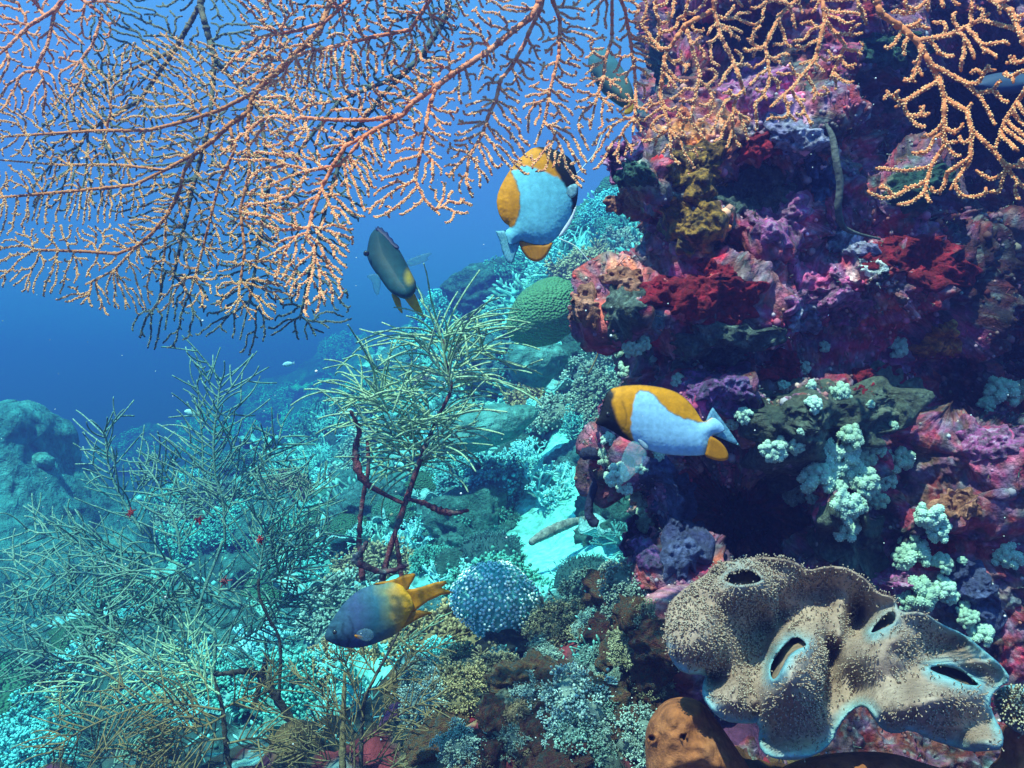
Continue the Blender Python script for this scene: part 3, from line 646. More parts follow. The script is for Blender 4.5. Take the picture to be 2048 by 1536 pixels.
# --- yellow tailed damselfish, lower
c8 = lambda pts: cr(600, 1050, .3662, pts)
d = .95; r = root('damselfish', P(760, 1220, d).tolist(), 'blue grey damselfish with yellow tail swimming left over the bush coral', 'fish')
o = c8([(128,618),(150,560),(180,508),(240,425),(320,353),(420,318),(500,308),(560,330),(590,368),(612,400),(622,450),(600,490),(560,565),(520,600),(450,634),(380,660),(300,674),(230,667),(170,645)])
def colD(V, dd):
    a = np.array(c8([(135, 610)])[0]); b = np.array(c8([(640, 390)])[0]); t = ((V - a) @ (b - a)) / ((b - a) @ (b - a)); t = t + .04 * vnoise(np.c_[V / 16, V[:, :1] * 0])
    low = (V[:, 1] - (a[1] + t * (b[1] - a[1]))) / 60
    t2 = t + .10 * low
    st = [(-.2, (.03, .08, .11)), (.12, (.025, .08, .12)), (.35, (.035, .07, .15)), (.55, (.022, .10, .14)), (.70, (.12, .16, .09)), (.85, (.52, .25, .012)), (1.2, (.66, .33, .005))]
    c = np.stack([np.interp(t2, [s[0] for s in st], [s[1][k] for s in st]) for k in range(3)], 1)
    bars = np.clip(np.sin(t * 70), 0, 1) * (t < .28) * (t > .06) * (low > -.2); c *= (1 - .45 * bars)[:, None]
    belly = np.clip((low - .75) * 3, 0, 1)[:, None] * np.clip(1 - t * 1.3, 0, 1)[:, None]; c = c * (1 - belly * .3) + belly * .3 * np.array((.3, .45, .5))
    return c
sheet('body', o, d, .0115, 70, M_fish, 2.2, lambda V, dd: -.00008 * (V[:, 0] - 760), skin(colD, c8([(265,500),(290,550),(285,610),(255,650)]), .14), parent=r, profile=.6, smooth_t=26)
fin('dorsal_fin', c8([(380,325),(430,312),(505,300),(570,270),(636,260),(622,300),(600,332),(588,370),(545,350),(480,330)]), d, YEL, r, T=.002, base=c8([(480,420)])[0], n=70, col2=YEL * .85)
fin('tail_fin', c8([(560,345),(610,350),(665,338),(730,315),(797,303),(804,318),(772,342),(842,368),(770,384),(700,415),(650,452),(618,478),(570,450)]), d, np.array((.68, .29, .001)), r, T=.002, base=c8([(520,420)])[0], n=90, col2=np.array((.56, .22, .001)))
fin('anal_fin', c8([(600,462),(670,468),(738,478),(680,497),(612,532),(555,570),(505,606),(540,540)]), d, YEL, r, T=.002, base=c8([(480,480)])[0], n=80, col2=YEL * .7)
fin('pelvic_fin', c8([(292,600),(320,598),(350,612),(335,624),(305,618)]), d - .018, YEL, r, T=.0015, res=2)
fin('pectoral_fin', c8([(300,590),(350,560),(400,575),(410,610),(370,640),(320,622)]), d - .021, (.12, .24, .3), r, T=.001, m=M_finclear, base=c8([(290,600)])[0], n=60, col2=(.06, .14, .2))
eye(*c8([(190,585)])[0], d - .0115, 4.5, r)
# --- damselfish seen from behind, middle
d = 1.30; r = root('damselfish', P(790, 545, d).tolist(), 'dark teal damselfish turning away below the fan, yellow belly fin and tail', 'fish')
o = c2([(332,1000),(308,1030),(298,1070),(292,1115),(300,1145),(322,1185),(352,1222),(378,1262),(405,1290),(450,1312),(478,1312),(502,1290),(515,1250),(485,1190),(455,1130),(435,1095),(395,1045),(360,1008)])
def colE(V, dd):
    c = np.tile(np.array((.005, .030, .040)), (len(V), 1)); t = np.clip((V[:, 1] - 500) / 90, 0, 1)[:, None]; c = c * (1 - t) + t * np.array((.008, .055, .070))
    q = np.array(c2([(480, 1215)])[0]); y = np.clip(1 - np.linalg.norm((V - q) / np.array((14, 22)), axis=1), 0, 1)[:, None]; return c * (1 - .9 * y) + .9 * y * np.array((.36, .26, .01))
sheet('body', o, d, .026, 42, M_fish, 2.2, lambda V, dd: -.0006 * (V[:, 1] - 545), skin(colE, None, .2), parent=r)
fin('dorsal_fin', c2([(326,992),(336,1004),(340,988),(352,1002),(358,994),(372,1018),(384,1016),(392,1040),(406,1046),(414,1066),(430,1074),(438,1094),(410,1088),(370,1040),(335,1012)]), d, (.02, .03, .10), r, T=.0016, res=2, relief=lambda V, dd: -.0006 * (V[:, 1] - 545) - .012)
fin('pelvic_fin', c2([(398,1282),(425,1300),(440,1310),(446,1345),(453,1384),(425,1352),(408,1315)]), d, (.62, .38, .01), r, T=.0015, res=2)
fin('tail_fin', c2([(455,1305),(490,1282),(505,1290),(525,1340),(550,1400),(515,1378),(480,1340)]), d, (.66, .40, .01), r, T=.0015, res=2)
fin('tail_fin', c2([(495,1270),(515,1248),(545,1295),(580,1325),(610,1362),(560,1345),(520,1310)]), d, (.05, .25, .28), r, T=.001, m=M_finclear, res=2)
fin('pectoral_fin', c2([(462,1148),(500,1128),(560,1108),(585,1112),(555,1132),(570,1140),(510,1165),(475,1172)]), d + .02, (.08, .30, .36), r, T=.001, m=M_finclear, base=c2([(440,1150)])[0], n=80, col2=(.03, .14, .2), res=2)
fin('pectoral_fin', c2([(288,1212),(320,1200),(352,1205),(356,1250),(342,1306),(322,1275),(318,1235)]), d - .01, (.08, .30, .36), r, T=.001, m=M_finclear, base=c2([(360,1200)])[0], n=60, col2=(.03, .14, .2), res=2)
eye(*c2([(291,1112)])[0], d - .004, 6, r)
# --- fish half hidden behind the fan beside the wall
c3 = lambda pts: cr(1150, 0, .4558, pts)
d = 1.12; r = root('damselfish', P(1220, 165, d).tolist(), 'murky olive fish with a yellow fin, half hidden behind the fan by the wall top', 'fish')
o = c3([(55,300),(60,240),(90,200),(140,215),(190,270),(240,350),(262,420),(250,470),(215,478),(170,450),(110,400)])
def colG(V, dd):
    t = np.clip((V[:, 1] - 120) / 80, 0, 1)[:, None]; c = (1 - t) * np.array((.04, .14, .17)) + t * np.array((.07, .12, .08)); return c * (1 + .2 * vnoise(np.c_[V / 12, V[:, :1] * 0]))[:, None]
sheet('body', o, d, .018, 26, M_fish, 2.5, None, colG, parent=r)
fin('pelvic_fin', c3([(212,430),(240,432),(262,460),(250,500),(205,505),(228,470)]), d - .012, (.55, .33, .01), r, T=.0015, res=2)
fin('tail_fin', c3([(245,440),(275,430),(320,470),(330,520),(290,510),(255,475)]), d, (.10, .3, .32), r, T=.0012, m=M_finclear, res=2)
# --- dim fish in the upper right hollow
d = 1.24; r = root('reef_fish', P(1990, 172, d).tolist(), 'dim slate blue fish in the black hollow at upper right', 'fish')
sheet('body', [(1938,172),(1952,158),(1985,147),(2020,143),(2060,150),(2090,165),(2060,182),(2015,190),(1970,188)], d, .016, 20, M_fish, 3, None, lambda V, dd: np.tile(np.array((.03, .06, .11)), (len(V), 1)), parent=r)
fin('tail_fin', [(2085,165),(2120,145),(2112,168),(2122,192)], d, (.03, .06, .1), r, T=.002)
# --- small fish far off
def small_fish(px, py, d, L, ang, c, label):
    r = root('reef_fish', P(px, py, d).tolist(), label, 'fish'); a = R(ang); ca, sa = math.cos(a), math.sin(a)
    rot = lambda pts: [(px + L * (x * ca - y * sa), py + L * (x * sa + y * ca)) for x, y in pts]
    c = np.array(c)
    sheet('body', rot([(-.5, 0), (-.38, -.13), (-.12, -.22), (.15, -.16), (.34, -.05), (.34, .05), (.15, .15), (-.12, .2), (-.38, .12)]), d, .18 * L * K * d * .5, L * .16, M_fish, L / 14, None, lambda V, dd: np.tile(c, (len(V), 1)), parent=r)
    fin('tail_fin', rot([(.30, -.05), (.5, -.17), (.45, 0), (.5, .17), (.30, .05)]), d, c * .9, r, T=.02 * L * K * d, D=L * .03, res=L / 14)
small_fish(384, 826, 2.6, 34, 12, (.30, .60, .60), 'tiny pale turquoise fish above the tall left bush in open water')
small_fish(577, 728, 3.0, 26, -10, (.25, .5, .6), 'tiny faint fish in the blue below the fan')
small_fish(905, 150, 2.2, 22, 70, (.1, .16, .18), 'tiny dark fish seen through the orange fan')
small_fish(690, 826, 3.2, 40, 165, (.25, .55, .55), 'small pale fish left of the middle bush')

# ------------------------------------------------------------------ leather coral
c5 = lambda pts: cr(1200, 1050, .414, pts)
lea_out = c5([(318,400),(372,335),(440,282),(515,238),(545,190),(650,165),(800,150),(940,172),(1000,222),(1100,195),(1200,205),(1290,262),(1345,330),(1425,345),(1445,425),(1560,415),(1650,480),(1760,525),(1850,600),(1945,680),(1990,750),(1920,790),(1880,850),(1905,930),(1952,1010),(1945,1085),(1880,1092),(1790,1097),(1700,1070),(1600,1040),(1500,988),(1430,1012),(1362,992),(1322,932),(1282,872),(1222,888),(1155,972),(1122,1052),(1050,1112),(930,1142),(805,1122),(762,1062),(772,955),(700,962),(600,950),(540,900),(492,832),(495,765),(515,722),(400,722),(335,645),(312,540)])
lea_holes = [c5([(592,262),(640,228),(700,214),(748,230),(785,262),(760,280),(700,288),(650,290)]), c5([(828,742),(820,690),(850,630),(895,575),(942,536),(985,560),(1000,585),(950,600),(905,635),(880,690),(850,745)]),
             c5([(1302,528),(1330,480),(1390,425),(1428,420),(1425,470),(1370,498)]), c5([(1585,690),(1650,678),(1740,700),(1800,745),(1838,778),(1760,770),(1690,735),(1620,712)])]
rel = [(450,550,170,170,-.030),(780,480,100,130,.022),(700,330,120,60,-.012),(1050,330,200,140,.030),(700,225,110,45,-.020),(920,820,130,190,-.050),(960,680,110,120,-.030),(1100,650,60,170,.026),(1500,900,260,130,-.045),(1350,650,150,120,-.022),(1240,450,60,110,.03),
       (930,1110,170,60,-.030),(1880,1060,140,70,-.040),(640,850,130,110,-.032),(1700,560,170,100,.030),(1230,800,70,120,.014),(860,480,60,60,.01),(1650,830,160,60,-.02),(1740,660,140,30,-.016),(870,560,50,90,-.020),(1450,560,80,60,-.014),(1400,1000,60,60,.012),(560,740,70,60,.018)]
def relief_lea(V, dd):
    q = (V - np.array((1200, 1050))) / .414; z = np.zeros(len(V)) + .00005 * (1060 - V[:, 1]) * -1 * -1
    for a, b, rx, ry, h in rel: z += 2.1 * h * np.exp(-(((q[:, 0] - a) / rx) ** 2 + ((q[:, 1] - b) / ry) ** 2))
    for xa, ya, xb, yb, wd_, am in ((1085,570,1048,870,9,.066), (835,290,848,480,13,.040), (1165,560,1235,345,16,.026), (790,800,765,960,14,-.03)):
        t_ = (q[:, 1] - ya) / (yb - ya); xl = xa + (xb - xa) * t_; win = np.exp(-np.maximum(0, np.abs(t_ - .5) - .35) ** 2 / .03); sgn_ = np.tanh((q[:, 0] - xl) / wd_); z += am * win * .5 * sgn_ * np.exp(-np.abs(q[:, 0] - xl) / 120)
    z += .000085 * (1330 - V[:, 1])
    z -= .012 * np.exp(-(dd / 7.0) ** 2)                                   # rolled lip
    for h, (ux, uy), a_ in zip(lea_holes, ((.1, 1), (.75, .65), (.6, .8), (-.35, .95)), (.030, .034, .020, .024)):     # each opening is the mouth of a fold: near lip forward, far lip back
        h = np.array(h); dh = dist_poly(V, h); c_ = h.mean(0); sd_h = ((V - c_) @ np.array((ux, uy))) / 12.0
        z += -a_ * np.tanh(sd_h) * np.exp(-(dh / 42.0) ** 1.3) - .006 * np.exp(-(dh / 8.0) ** 2)
    z += .004 * vnoise(np.c_[q / 60, q[:, :1] * 0], 3)
    return z
HP_ = [np.array(h) for h in lea_holes]
def rimw(V, dd):
    dh = np.min([dist_poly(V, h) for h in HP_], 0) if len(V) > 3000 else np.full(len(V), 99.); low = np.clip((V[:, 1] - (1262 - .10 * (V[:, 0] - 1340))) / 60, 0, 1) if len(V) > 3000 else 1
    return np.clip(1 - (dd + 3 * vnoise(np.c_[V / 14, V[:, :1] * 0])) / 26, 0, 1) ** 1.1 * np.maximum(np.where(dh < 20, .42, 0) * np.clip(.75 + .6 * vnoise(np.c_[V / 30, V[:, :1] * 0], 8), 0, 1), low * .95)
def col_lea(V, dd):
    q = (V - np.array((1200, 1050))) / .414; n = np.clip(.5 + .6 * fbm(np.c_[q / 100, q[:, :1] * 0], 1, 3, 5), 0, 1)[:, None]
    c = n * np.array((.38, .265, .205)) + (1 - n) * np.array((.24, .155, .115)); rm = rimw(V, dd)[:, None]; return c * (1 - rm) + rm * np.array((.15, .37, .41))
M_lea = mat('leather_skin', vcol=True, fine=(160, .28), bump=(220, .5, .004), rough=.8)
M_leapol = mat('leather_polyp', vcol=True, fine=None, bump=None, rough=.7)
r = root('leather_coral', P(1600, 1420, .88).tolist(), 'large folded tan leather coral with pale blue rims, beaded with polyps', 'coral')
body, V2, dd, F3, FF = sheet('body', lea_out, .90, .014, 12, M_lea, 3.4, relief_lea, col_lea, lea_holes, parent=r)
ish = sheet('underside', [(a * .94 + 1590 * .06, b * .92 + 1290 * .08) for a, b in lea_out], .922, .006, 14, mat('leather_under', [(.22, .14, .09), (.34, .22, .14)], 14, fine=(90, .4), bump=(120, .5, .006), rough=.9), 8, lambda V, dd: relief_lea(V, dd + 20) * .85 + .008, None, parent=r)
def surf_scatter(V3, F, w, n, rng):
    """n random points on the triangles with normals; w weight per vertex"""
    a, b, c = V3[F[:, 0]], V3[F[:, 1]], V3[F[:, 2]]; nn = np.cross(b - a, c - a); ar = np.linalg.norm(nn, axis=1); nn /= ar[:, None] + 1e-12
    pr = ar * w[F].mean(1); k = rng.choice(len(F), n, p=pr / pr.sum()); u = rng.random((n, 2)); sw = u.sum(1) > 1; u[sw] = 1 - u[sw]
    return a[k] + (b - a)[k] * u[:, :1] + (c - a)[k] * u[:, 1:], nn[k], k
def stalks(g, p, nrm, L, rad, rng, c_stalk, c_tip, tip=1.5, sides=4, jit=.35):
    n = len(p); dirn = nrm + rng.normal(0, jit, (n, 3)); dirn /= np.linalg.norm(dirn, axis=1)[:, None]
    L = L * rng.uniform(.6, 1.3, n); th = np.arange(sides) * 2 * math.pi / sides
    a = np.cross(dirn, (.3, .1, .9)); a /= np.linalg.norm(a, axis=1)[:, None] + 1e-9; b = np.cross(dirn, a)
    ring = a[:, None] * np.cos(th)[None, :, None] + b[:, None] * np.sin(th)[None, :, None]
    lv = []
    for t, s in ((-.1, 1.0), (.72, .8), (.86, tip), (1.0, tip * .6)):
        lv.append((p + dirn * (L * t)[:, None])[:, None] + ring * (rad * s))
    V = np.concatenate(lv + [(p + dirn * (L * 1.06)[:, None])[:, None]], 1); m = V.shape[1]
    q = []
    for l in range(3):
        for j in range(sides):
            k = (j + 1) % sides; q.append((l * sides + j, l * sides + k, (l + 1) * sides + k, (l + 1) * sides + j))
    tt = [(3 * sides + j, 3 * sides + (j + 1) % sides, 4 * sides) for j in range(sides)]
    off = (np.arange(n) * m)[:, None, None]; C = np.zeros((n, m, 3)); C[:] = np.asarray(c_stalk); C[:, 2 * sides:] = np.asarray(c_tip)
    g.add(V.reshape(-1, 3), (np.array(tt)[None] + off).reshape(-1, 3), (np.array(q)[None] + off).reshape(-1, 4), C.reshape(-1, 3))
rg = np.random.default_rng(31); wgt = np.clip(1.15 - 1.6 * rimw(V2, dd), 0, 1) * (.25 + .75 * np.clip((1640 - V2[:, 0] - .6 * (V2[:, 1] - 1250)) / 260, 0, 1)) + .01
pp, nn, kk = surf_scatter(F3, FF, wgt, 6500, rg)
nn[nn[:, 1] > 0] *= -1
g = Geo(); up = np.array((-.25, -.1, .35))
stalks(g, pp, nn + up * .3, .0034, .00050, rg, (.24, .16, .115), (.38, .30, .225), 1.5)
q = g.build('polyps', M_leapol); under(q, r); q['kind'] = 'stuff'
# smaller leather coral at right edge
r = root('leather_coral', P(2030, 1420, .9).tolist(), 'small rounded leather coral with blue rim at the right edge', 'coral')
ob, V2, dd, F3, FF = sheet('body', [(1985,1395),(2000,1372),(2035,1368),(2080,1385),(2110,1440),(2090,1480),(2040,1470),(2000,1440)], .91, .03, 30, M_lea, 3.4, None, col_lea, parent=r)
pp, nn, kk = surf_scatter(F3, FF, np.clip((dd - 8) / 8, 0, 1) + .01, 350, rg); g = Geo(); nn[nn[:, 1] > 0] *= -1; stalks(g, pp, nn, .006, .0008, rg, (.2, .14, .08), (.46, .42, .28), 1.3)
q = g.build('polyps', M_leapol); under(q, r); q['kind'] = 'stuff'

# ------------------------------------------------------------------ brown sponges at the bottom
M_spo = mat('sponge_brown', [(.20, .062, .022), (.32, .105, .034), (.34, .14, .06)], 14, fine=(110, .4), bump=(170, .5, .006), rough=.85)
M_hole = mat('sponge_mouth_shade', [(.012, .006, .004), (.025, .012, .008)], 20, fine=None, bump=None, rough=.9)  # near-black: shade inside the openings given as a colour
def sponge(out, d, T, D, label, pits, seed):
    def rl(V, dd):
        z = .010 * fbm(np.c_[V / 60, V[:, :1] * 0], 1, 3, seed)
        for a, b, s in pits: z += .016 * np.exp(-((np.hypot(V[:, 0] - a, V[:, 1] - b) / s) ** 4)) - .006 * np.exp(-(((np.hypot(V[:, 0] - a, V[:, 1] - b) - s * 1.5) / (s * .5)) ** 2))
        return z
    r = root('barrel_sponge', P(np.mean([o[0] for o in out]), np.mean([o[1] for o in out]), d).tolist(), label, 'sponge')
    ob, V2, dd, F3, FF = sheet('body', out, d, T, D, M_spo, 4, rl, None, parent=r, sm=2)
    for a, b, s in pits:
        k = int(np.argmin(np.hypot(V2[:, 0] - a, V2[:, 1] - b))); g = Geo(); T_, F_ = ICO[3]
        g.add(F3[k] + T_ * np.array((s * .8, s * .35, s * .8)) * K * d + np.array((0, .002, 0)), F_); under(g.build('opening', M_hole), r)
    return r
sponge(c5([(225,960),(300,850),(400,825),(490,850),(560,935),(640,1050),(760,1230),(700,1290),(230,1290),(215,1060)]), .90, .06, 90, 'orange brown sponge with two small round openings, bottom edge left of the leather coral', [c5([(252, 1030)])[0] + (5.5,), c5([(403, 1022)])[0] + (4.5,)], 41)
sponge(c5([(840,1190),(950,1135),(1100,1103),(1300,1090),(1450,1108),(1560,1150),(1680,1180),(1760,1300),(800,1300)]), .92, .06, 70, 'low smooth brown sponge along the bottom under the leather coral', [], 42)
sponge(c5([(1930,1000),(1985,930),(2090,900),(2250,950),(2250,1300),(1880,1300),(1860,1180),(1945,1110)]), .97, .06, 80, 'dull brown sponge in the bottom right corner', [], 43)
# ------------------------------------------------------------------ branching bushes (black coral, gorgonians)
M_bush1 = mat('bush_teal', [(.06, .19, .165), (.12, .30, .24), (.22, .42, .32)], 10, fine=(300, .55), bump=(420, .6, .003), rough=.85)
M_bush2 = mat('bush_olive', [(.17, .36, .23), (.30, .52, .32), (.48, .66, .42)], 10, fine=(320, .55), bump=(420, .6, .003), rough=.85)
M_bush3 = mat('bush_tan', [(.14, .12, .06), (.22, .18, .08), (.12, .15, .10)], 10, fine=(300, .5), bump=(420, .6, .003), rough=.85)
M_stem = mat('bush_stem', [(.025, .03, .03), (.06, .06, .05), (.09, .08, .07)], 22, fine=(200, .6), bump=(120, .8, .006), rough=.85)
M_stick = mat('crusted_stick', [(.03, .02, .02), (.11, .07, .07), (.20, .055, .07), (.10, .13, .13), (.34, .36, .34)], 40, fine=(260, .6), bump=(160, .9, .006), rough=.9)
def twiggy(r, spine, d, m, L, n, rng, ang=(32, 62), r0=2.6, rt=1.5, sub=.3, curl=.5, side=0, oop=.5, name='branch', startfrac=.08, zs=0.0, droop=.1):
    """one spray: spine given in photo pixels (+ depth), twigs off both sides"""
    sp_ = spline(np.array(spine, float)[:, :2], 26); ds = d + zs * np.linspace(0, 1, 26) + .01 * np.sin(np.linspace(0, 3, 26) + rng.random() * 6)
    S3 = P(sp_[:, 0], sp_[:, 1], ds); u = K * d; g = Geo()
    tube(g, S3, np.linspace(r0, rt, 26) * u, 6, lump=.12, rng=rng)
    tg = np.gradient(S3, axis=0); tg /= np.linalg.norm(tg, axis=1)[:, None]
    def twig(p, t, sgn, ln, lvl):
        nrm = np.cross(t, (0, 1, 0)); nrm /= np.linalg.norm(nrm) + 1e-9
        a = R(rng.uniform(*ang)); q = t * math.cos(a) + sgn * nrm * math.sin(a) + np.array((0, rng.normal(0, oop), 0)); q /= np.linalg.norm(q)
        m_ = 9; s = np.linspace(0, 1, m_)[:, None]; cv = curl * rng.uniform(.2, 1.2)
        dr = q[None] * (1 - s * cv) + t[None] * s * cv + rng.normal(0, .05, 3) * s; dr /= np.linalg.norm(dr, axis=1)[:, None]
        bd = rng.normal(0, .42, 3) + np.array((0, 0, -droop)); dr = dr + bd * s ** 1.5; dr /= np.linalg.norm(dr, axis=1)[:, None]; pts = p + np.cumsum(np.r_[np.zeros((1, 3)), dr[:-1] * ln / (m_ - 1)], 0)
        tube(g, pts, np.linspace(rt * 1.1, rt * .8, m_) * u, 5, lump=.22, rng=rng)
        if lvl and rng.random() < sub:
            for _ in range(rng.integers(1, 4)):
                k = rng.integers(2, 6); twig(pts[k], dr[k], rng.choice((-1, 1)), ln * rng.uniform(.35, .65), lvl - 1)
    for k in range(n):
        f_ = startfrac + (1 - startfrac) * (k + rng.random() * .8) / n; x_ = f_ * 25; i_ = min(int(x_), 24); p = S3[i_] + (S3[i_ + 1] - S3[i_]) * (x_ - i_)
        sgn = side if side and rng.random() < .85 else (1 if k % 2 else -1)
        twig(p, tg[i_], sgn, L * u * rng.uniform(.6, 1.15) * (1 - .35 * f_), 1)
    return under(g.build(name, m), r)
def stick(r, pts, d, rad, m, rng, name='stem', zs=0):
    q = spline(np.array(pts, float)[:, :2], 30); g = Geo(); rd = np.interp(np.linspace(0, 1, 30), np.linspace(0, 1, len(rad)), rad)
    tube(g, P(q[:, 0], q[:, 1], d + zs * np.linspace(0, 1, 30)), rd * K * d * (1 + .15 * np.sin(np.arange(30) * 2.3)), 8, lump=.22, rng=rng); return under(g.build(name, m), r)
rb = np.random.default_rng(77)
c7 = lambda pts: cr(0, 750, .5117, pts)
# tall dark bush at left
r = root('black_coral_bush', P(560, 1480, 1.35).tolist(), 'tall dark spiky bush coral filling the lower left', 'coral')
D1 = 1.35
stick(r, c7([(1200,1450),(1130,1340),(1060,1230),(990,1160),(900,1165),(835,1170)]), D1, [10, 8, 6, 4], M_stem, rb)
stick(r, c7([(835,1170),(840,1020),(800,975),(770,930),(870,650)]), D1, [4, 3.5, 3], M_bush1, rb)
stick(r, c7([(1090,1270),(1095,1050),(1050,950),(1015,870),(1010,800)]), D1 - .05, [3.5, 3, 3], M_stem, rb)
stick(r, c7([(1040,1110),(1010,1230),(990,1300)]), D1, [6, 5], M_stem, rb)
stick(r, c7([(1180,1430),(1090,1270)]), D1, [6, 4], M_stem, rb)
for sp_, L_, n_, dz, kw in [
    ([(880,680),(872,500),(842,390),(835,250),(850,120),(862,10)], 110, 34, 0, {}),
    ([(870,500),(800,400),(790,250),(770,20)], 55, 10, .03, {}), ([(880,480),(960,440),(1040,330),(1105,240)], 80, 14, .02, {}),
    ([(560,620),(510,540),(450,430),(420,330),(410,215)], 95, 18, .05, {}), ([(705,700),(690,600),(620,430),(540,325)], 70, 14, .0, {}),
    ([(760,740),(650,790),(550,805),(430,790),(300,770),(180,790),(65,800)], 100, 30, .0, {}), ([(720,750),(600,700),(450,690),(320,660),(230,640),(95,600)], 100, 26, .05, {}),
    ([(840,560),(740,470),(660,400),(610,310)], 70, 12, .06, {}), ([(1010,800),(1020,720),(1040,620),(1080,480),(1095,390)], 95, 22, -.03, {}),
    ([(1020,800),(1080,700),(1140,600),(1190,500),(1215,420)], 90, 20, .02, {}), ([(1050,800),(1110,760),(1180,700),(1290,590)], 80, 16, .0, {}),
    ([(470,1010),(400,985),(250,985),(140,950),(30,910)], 95, 22, -.02, {}), ([(450,1140),(330,1100),(250,1120),(120,1090),(5,1060)], 90, 20, -.05, {}),
    ([(445,1000),(400,940),(330,870),(220,830)], 80, 16, .03, {}), ([(830,1010),(700,1000),(560,1010),(430,1030),(320,1060)], 90, 20, .0, {}),
    ([(830,1170),(700,1130),(560,1120),(380,1160),(260,1210),(90,1190)], 100, 26, -.04, {}), ([(700,760),(720,830),(660,900),(610,960)], 80, 14, .05, {}),
    ([(860,840),(960,830),(1080,800),(1210,740)], 70, 16, -.02, {}), ([(1000,900),(900,910),(800,880),(730,840)], 80, 16, .02, {}), ([(1040,960),(1100,900),(1160,860),(1260,850)], 70, 14, .02, {}),
    ([(740,930),(640,910),(560,900),(470,830)], 80, 16, .04, {}), ([(820,1060),(900,1050),(1000,1000),(1080,960)], 80, 16, .0, {})]:
    twiggy(r, c7(sp_), D1 + dz, M_bush1, L_ * 1.4, int(n_ * 1.5), rb, oop=.45, rt=1.7, droop=.0, r0=3.0, **kw)
# tan bush in front of it, bottom left
r = root('bush_coral', P(430, 1510, 1.15).tolist(), 'tan and olive bush coral with long sweeping twigs along the bottom left', 'coral')
D2 = 1.15
stick(r, c7([(900,1560),(880,1420),(870,1310),(835,1180)]), D2, [6, 5, 3], M_stem, rb)
for sp_, L_, n_, m_ in [([(870,1310),(740,1290),(600,1280),(450,1330),(300,1400),(190,1480)], 120, 30, M_bush3), ([(880,1330),(800,1370),(700,1380),(600,1420),(480,1500)], 110, 24, M_bush3), ([(850,1200),(740,1170),(600,1160),(430,1170),(200,1270)], 110, 26, M_bush2),
                        ([(880,1420),(760,1440),(640,1500),(560,1560)], 100, 20, M_bush3), ([(880,1300),(960,1260),(1040,1240),(1090,1150)], 80, 16, M_bush3), ([(890,1440),(1000,1420),(1100,1440),(1200,1500)], 90, 18, M_bush3),
                        ([(400,1560),(380,1480),(370,1400),(365,1330)], 90, 20, M_bush1), ([(420,1560),(480,1490),(560,1450),(620,1440)], 80, 16, M_bush1), ([(860,1250),(800,1200),(740,1100),(700,1050)], 90, 14, M_bush2)]:
    twiggy(r, c7(sp_), D2 + rb.uniform(-.05, .05), m_, L_ * 1.2, int(n_ * 1.5), rb, droop=.15, rt=1.5, oop=.5)
# fine twiggy bush, bottom centre
r = root('bush_coral', P(760, 1530, 1.1).tolist(), 'fine twiggy rust and olive bush coral at the bottom below the blue and yellow damselfish', 'coral')
stick(r, c8([(230,1400),(235,1150),(240,950),(245,800)]), 1.12, [7, 6, 3], M_bush3, rb); stick(r, c8([(330,1400),(345,1000),(400,850),(480,700),(540,580)]), 1.1, [5, 4, 3, 2.5], M_stem, rb)
for sp_, L_, n_ in [([(300,1350),(280,1100),(150,950),(20,830)], 120, 20), ([(340,1200),(450,1100),(600,1000),(760,940)], 130, 22), ([(360,1300),(500,1250),(640,1180),(740,1100)], 120, 20), ([(200,1350),(100,1250),(0,1230),(-150,1200)], 120, 20), ([(300,1340),(200,1180),(150,1080),(150,940)], 110, 18),
                    ([(345,1050),(300,900),(250,760),(200,700)], 100, 18), ([(380,900),(470,880),(560,800),(620,700)], 100, 18), ([(420,820),(360,740),(330,640),(300,560)], 80, 14), ([(540,620),(640,690),(760,660),(870,590)], 70, 12), ([(500,700),(560,640),(640,600),(780,490)], 60, 10), ([(480,1340),(560,1280),(640,1260),(740,1290)], 90, 16)]:
    twiggy(r, c8(sp_), 1.1 + rb.uniform(-.06, .06), M_bush3 if rb.random() < .75 else M_bush2, L_ * .8, int(n_ * 1.3), rb, rt=1.25, r0=2.0, oop=.6, ang=(15, 50))
# upright bush in the middle on a bare crusted stem
c6 = lambda pts: cr(600, 550, .3906, pts)
r = root('gorgonian_bush', P(770, 1140, 1.3).tolist(), 'green yellow brushy coral on a bare crusted stem in the middle', 'coral'); D3 = 1.3
stick(r, c6([(420,1560),(460,1400),(505,1270),(545,1150),(600,990),(650,860),(710,720),(770,600),(765,520),(745,440),(728,330)]), D3, [7, 6, 5, 4, 4, 3], M_stick, rb)
stick(r, c6([(530,1170),(400,1105),(325,1050),(290,960),(285,880),(305,800),(285,750),(258,695)]), D3 - .02, [4, 6, 9, 6, 4.5, 3], M_stick, rb, 'bare_branch')
stick(r, c6([(560,1148),(640,1170),(720,1208),(790,1218),(862,1205)]), D3 - .01, [4, 5, 8, 5, 3], M_stick, rb, 'bare_branch')
stick(r, c6([(345,850),(350,990),(330,1100),(308,1250),(305,1380),(320,1560)]), D3 + .03, [3, 5, 5, 6], M_stick, rb, 'bare_branch')
stick(r, c6([(342,1365),(305,1430),(275,1455),(350,1500),(440,1520),(550,1485)]), D3 - .04, [4, 7, 7, 6, 4], M_stick, rb, 'bare_branch')
stick(r, c6([(490,1340),(505,1440),(520,1560)]), D3, [4, 5], M_stick, rb, 'bare_branch')
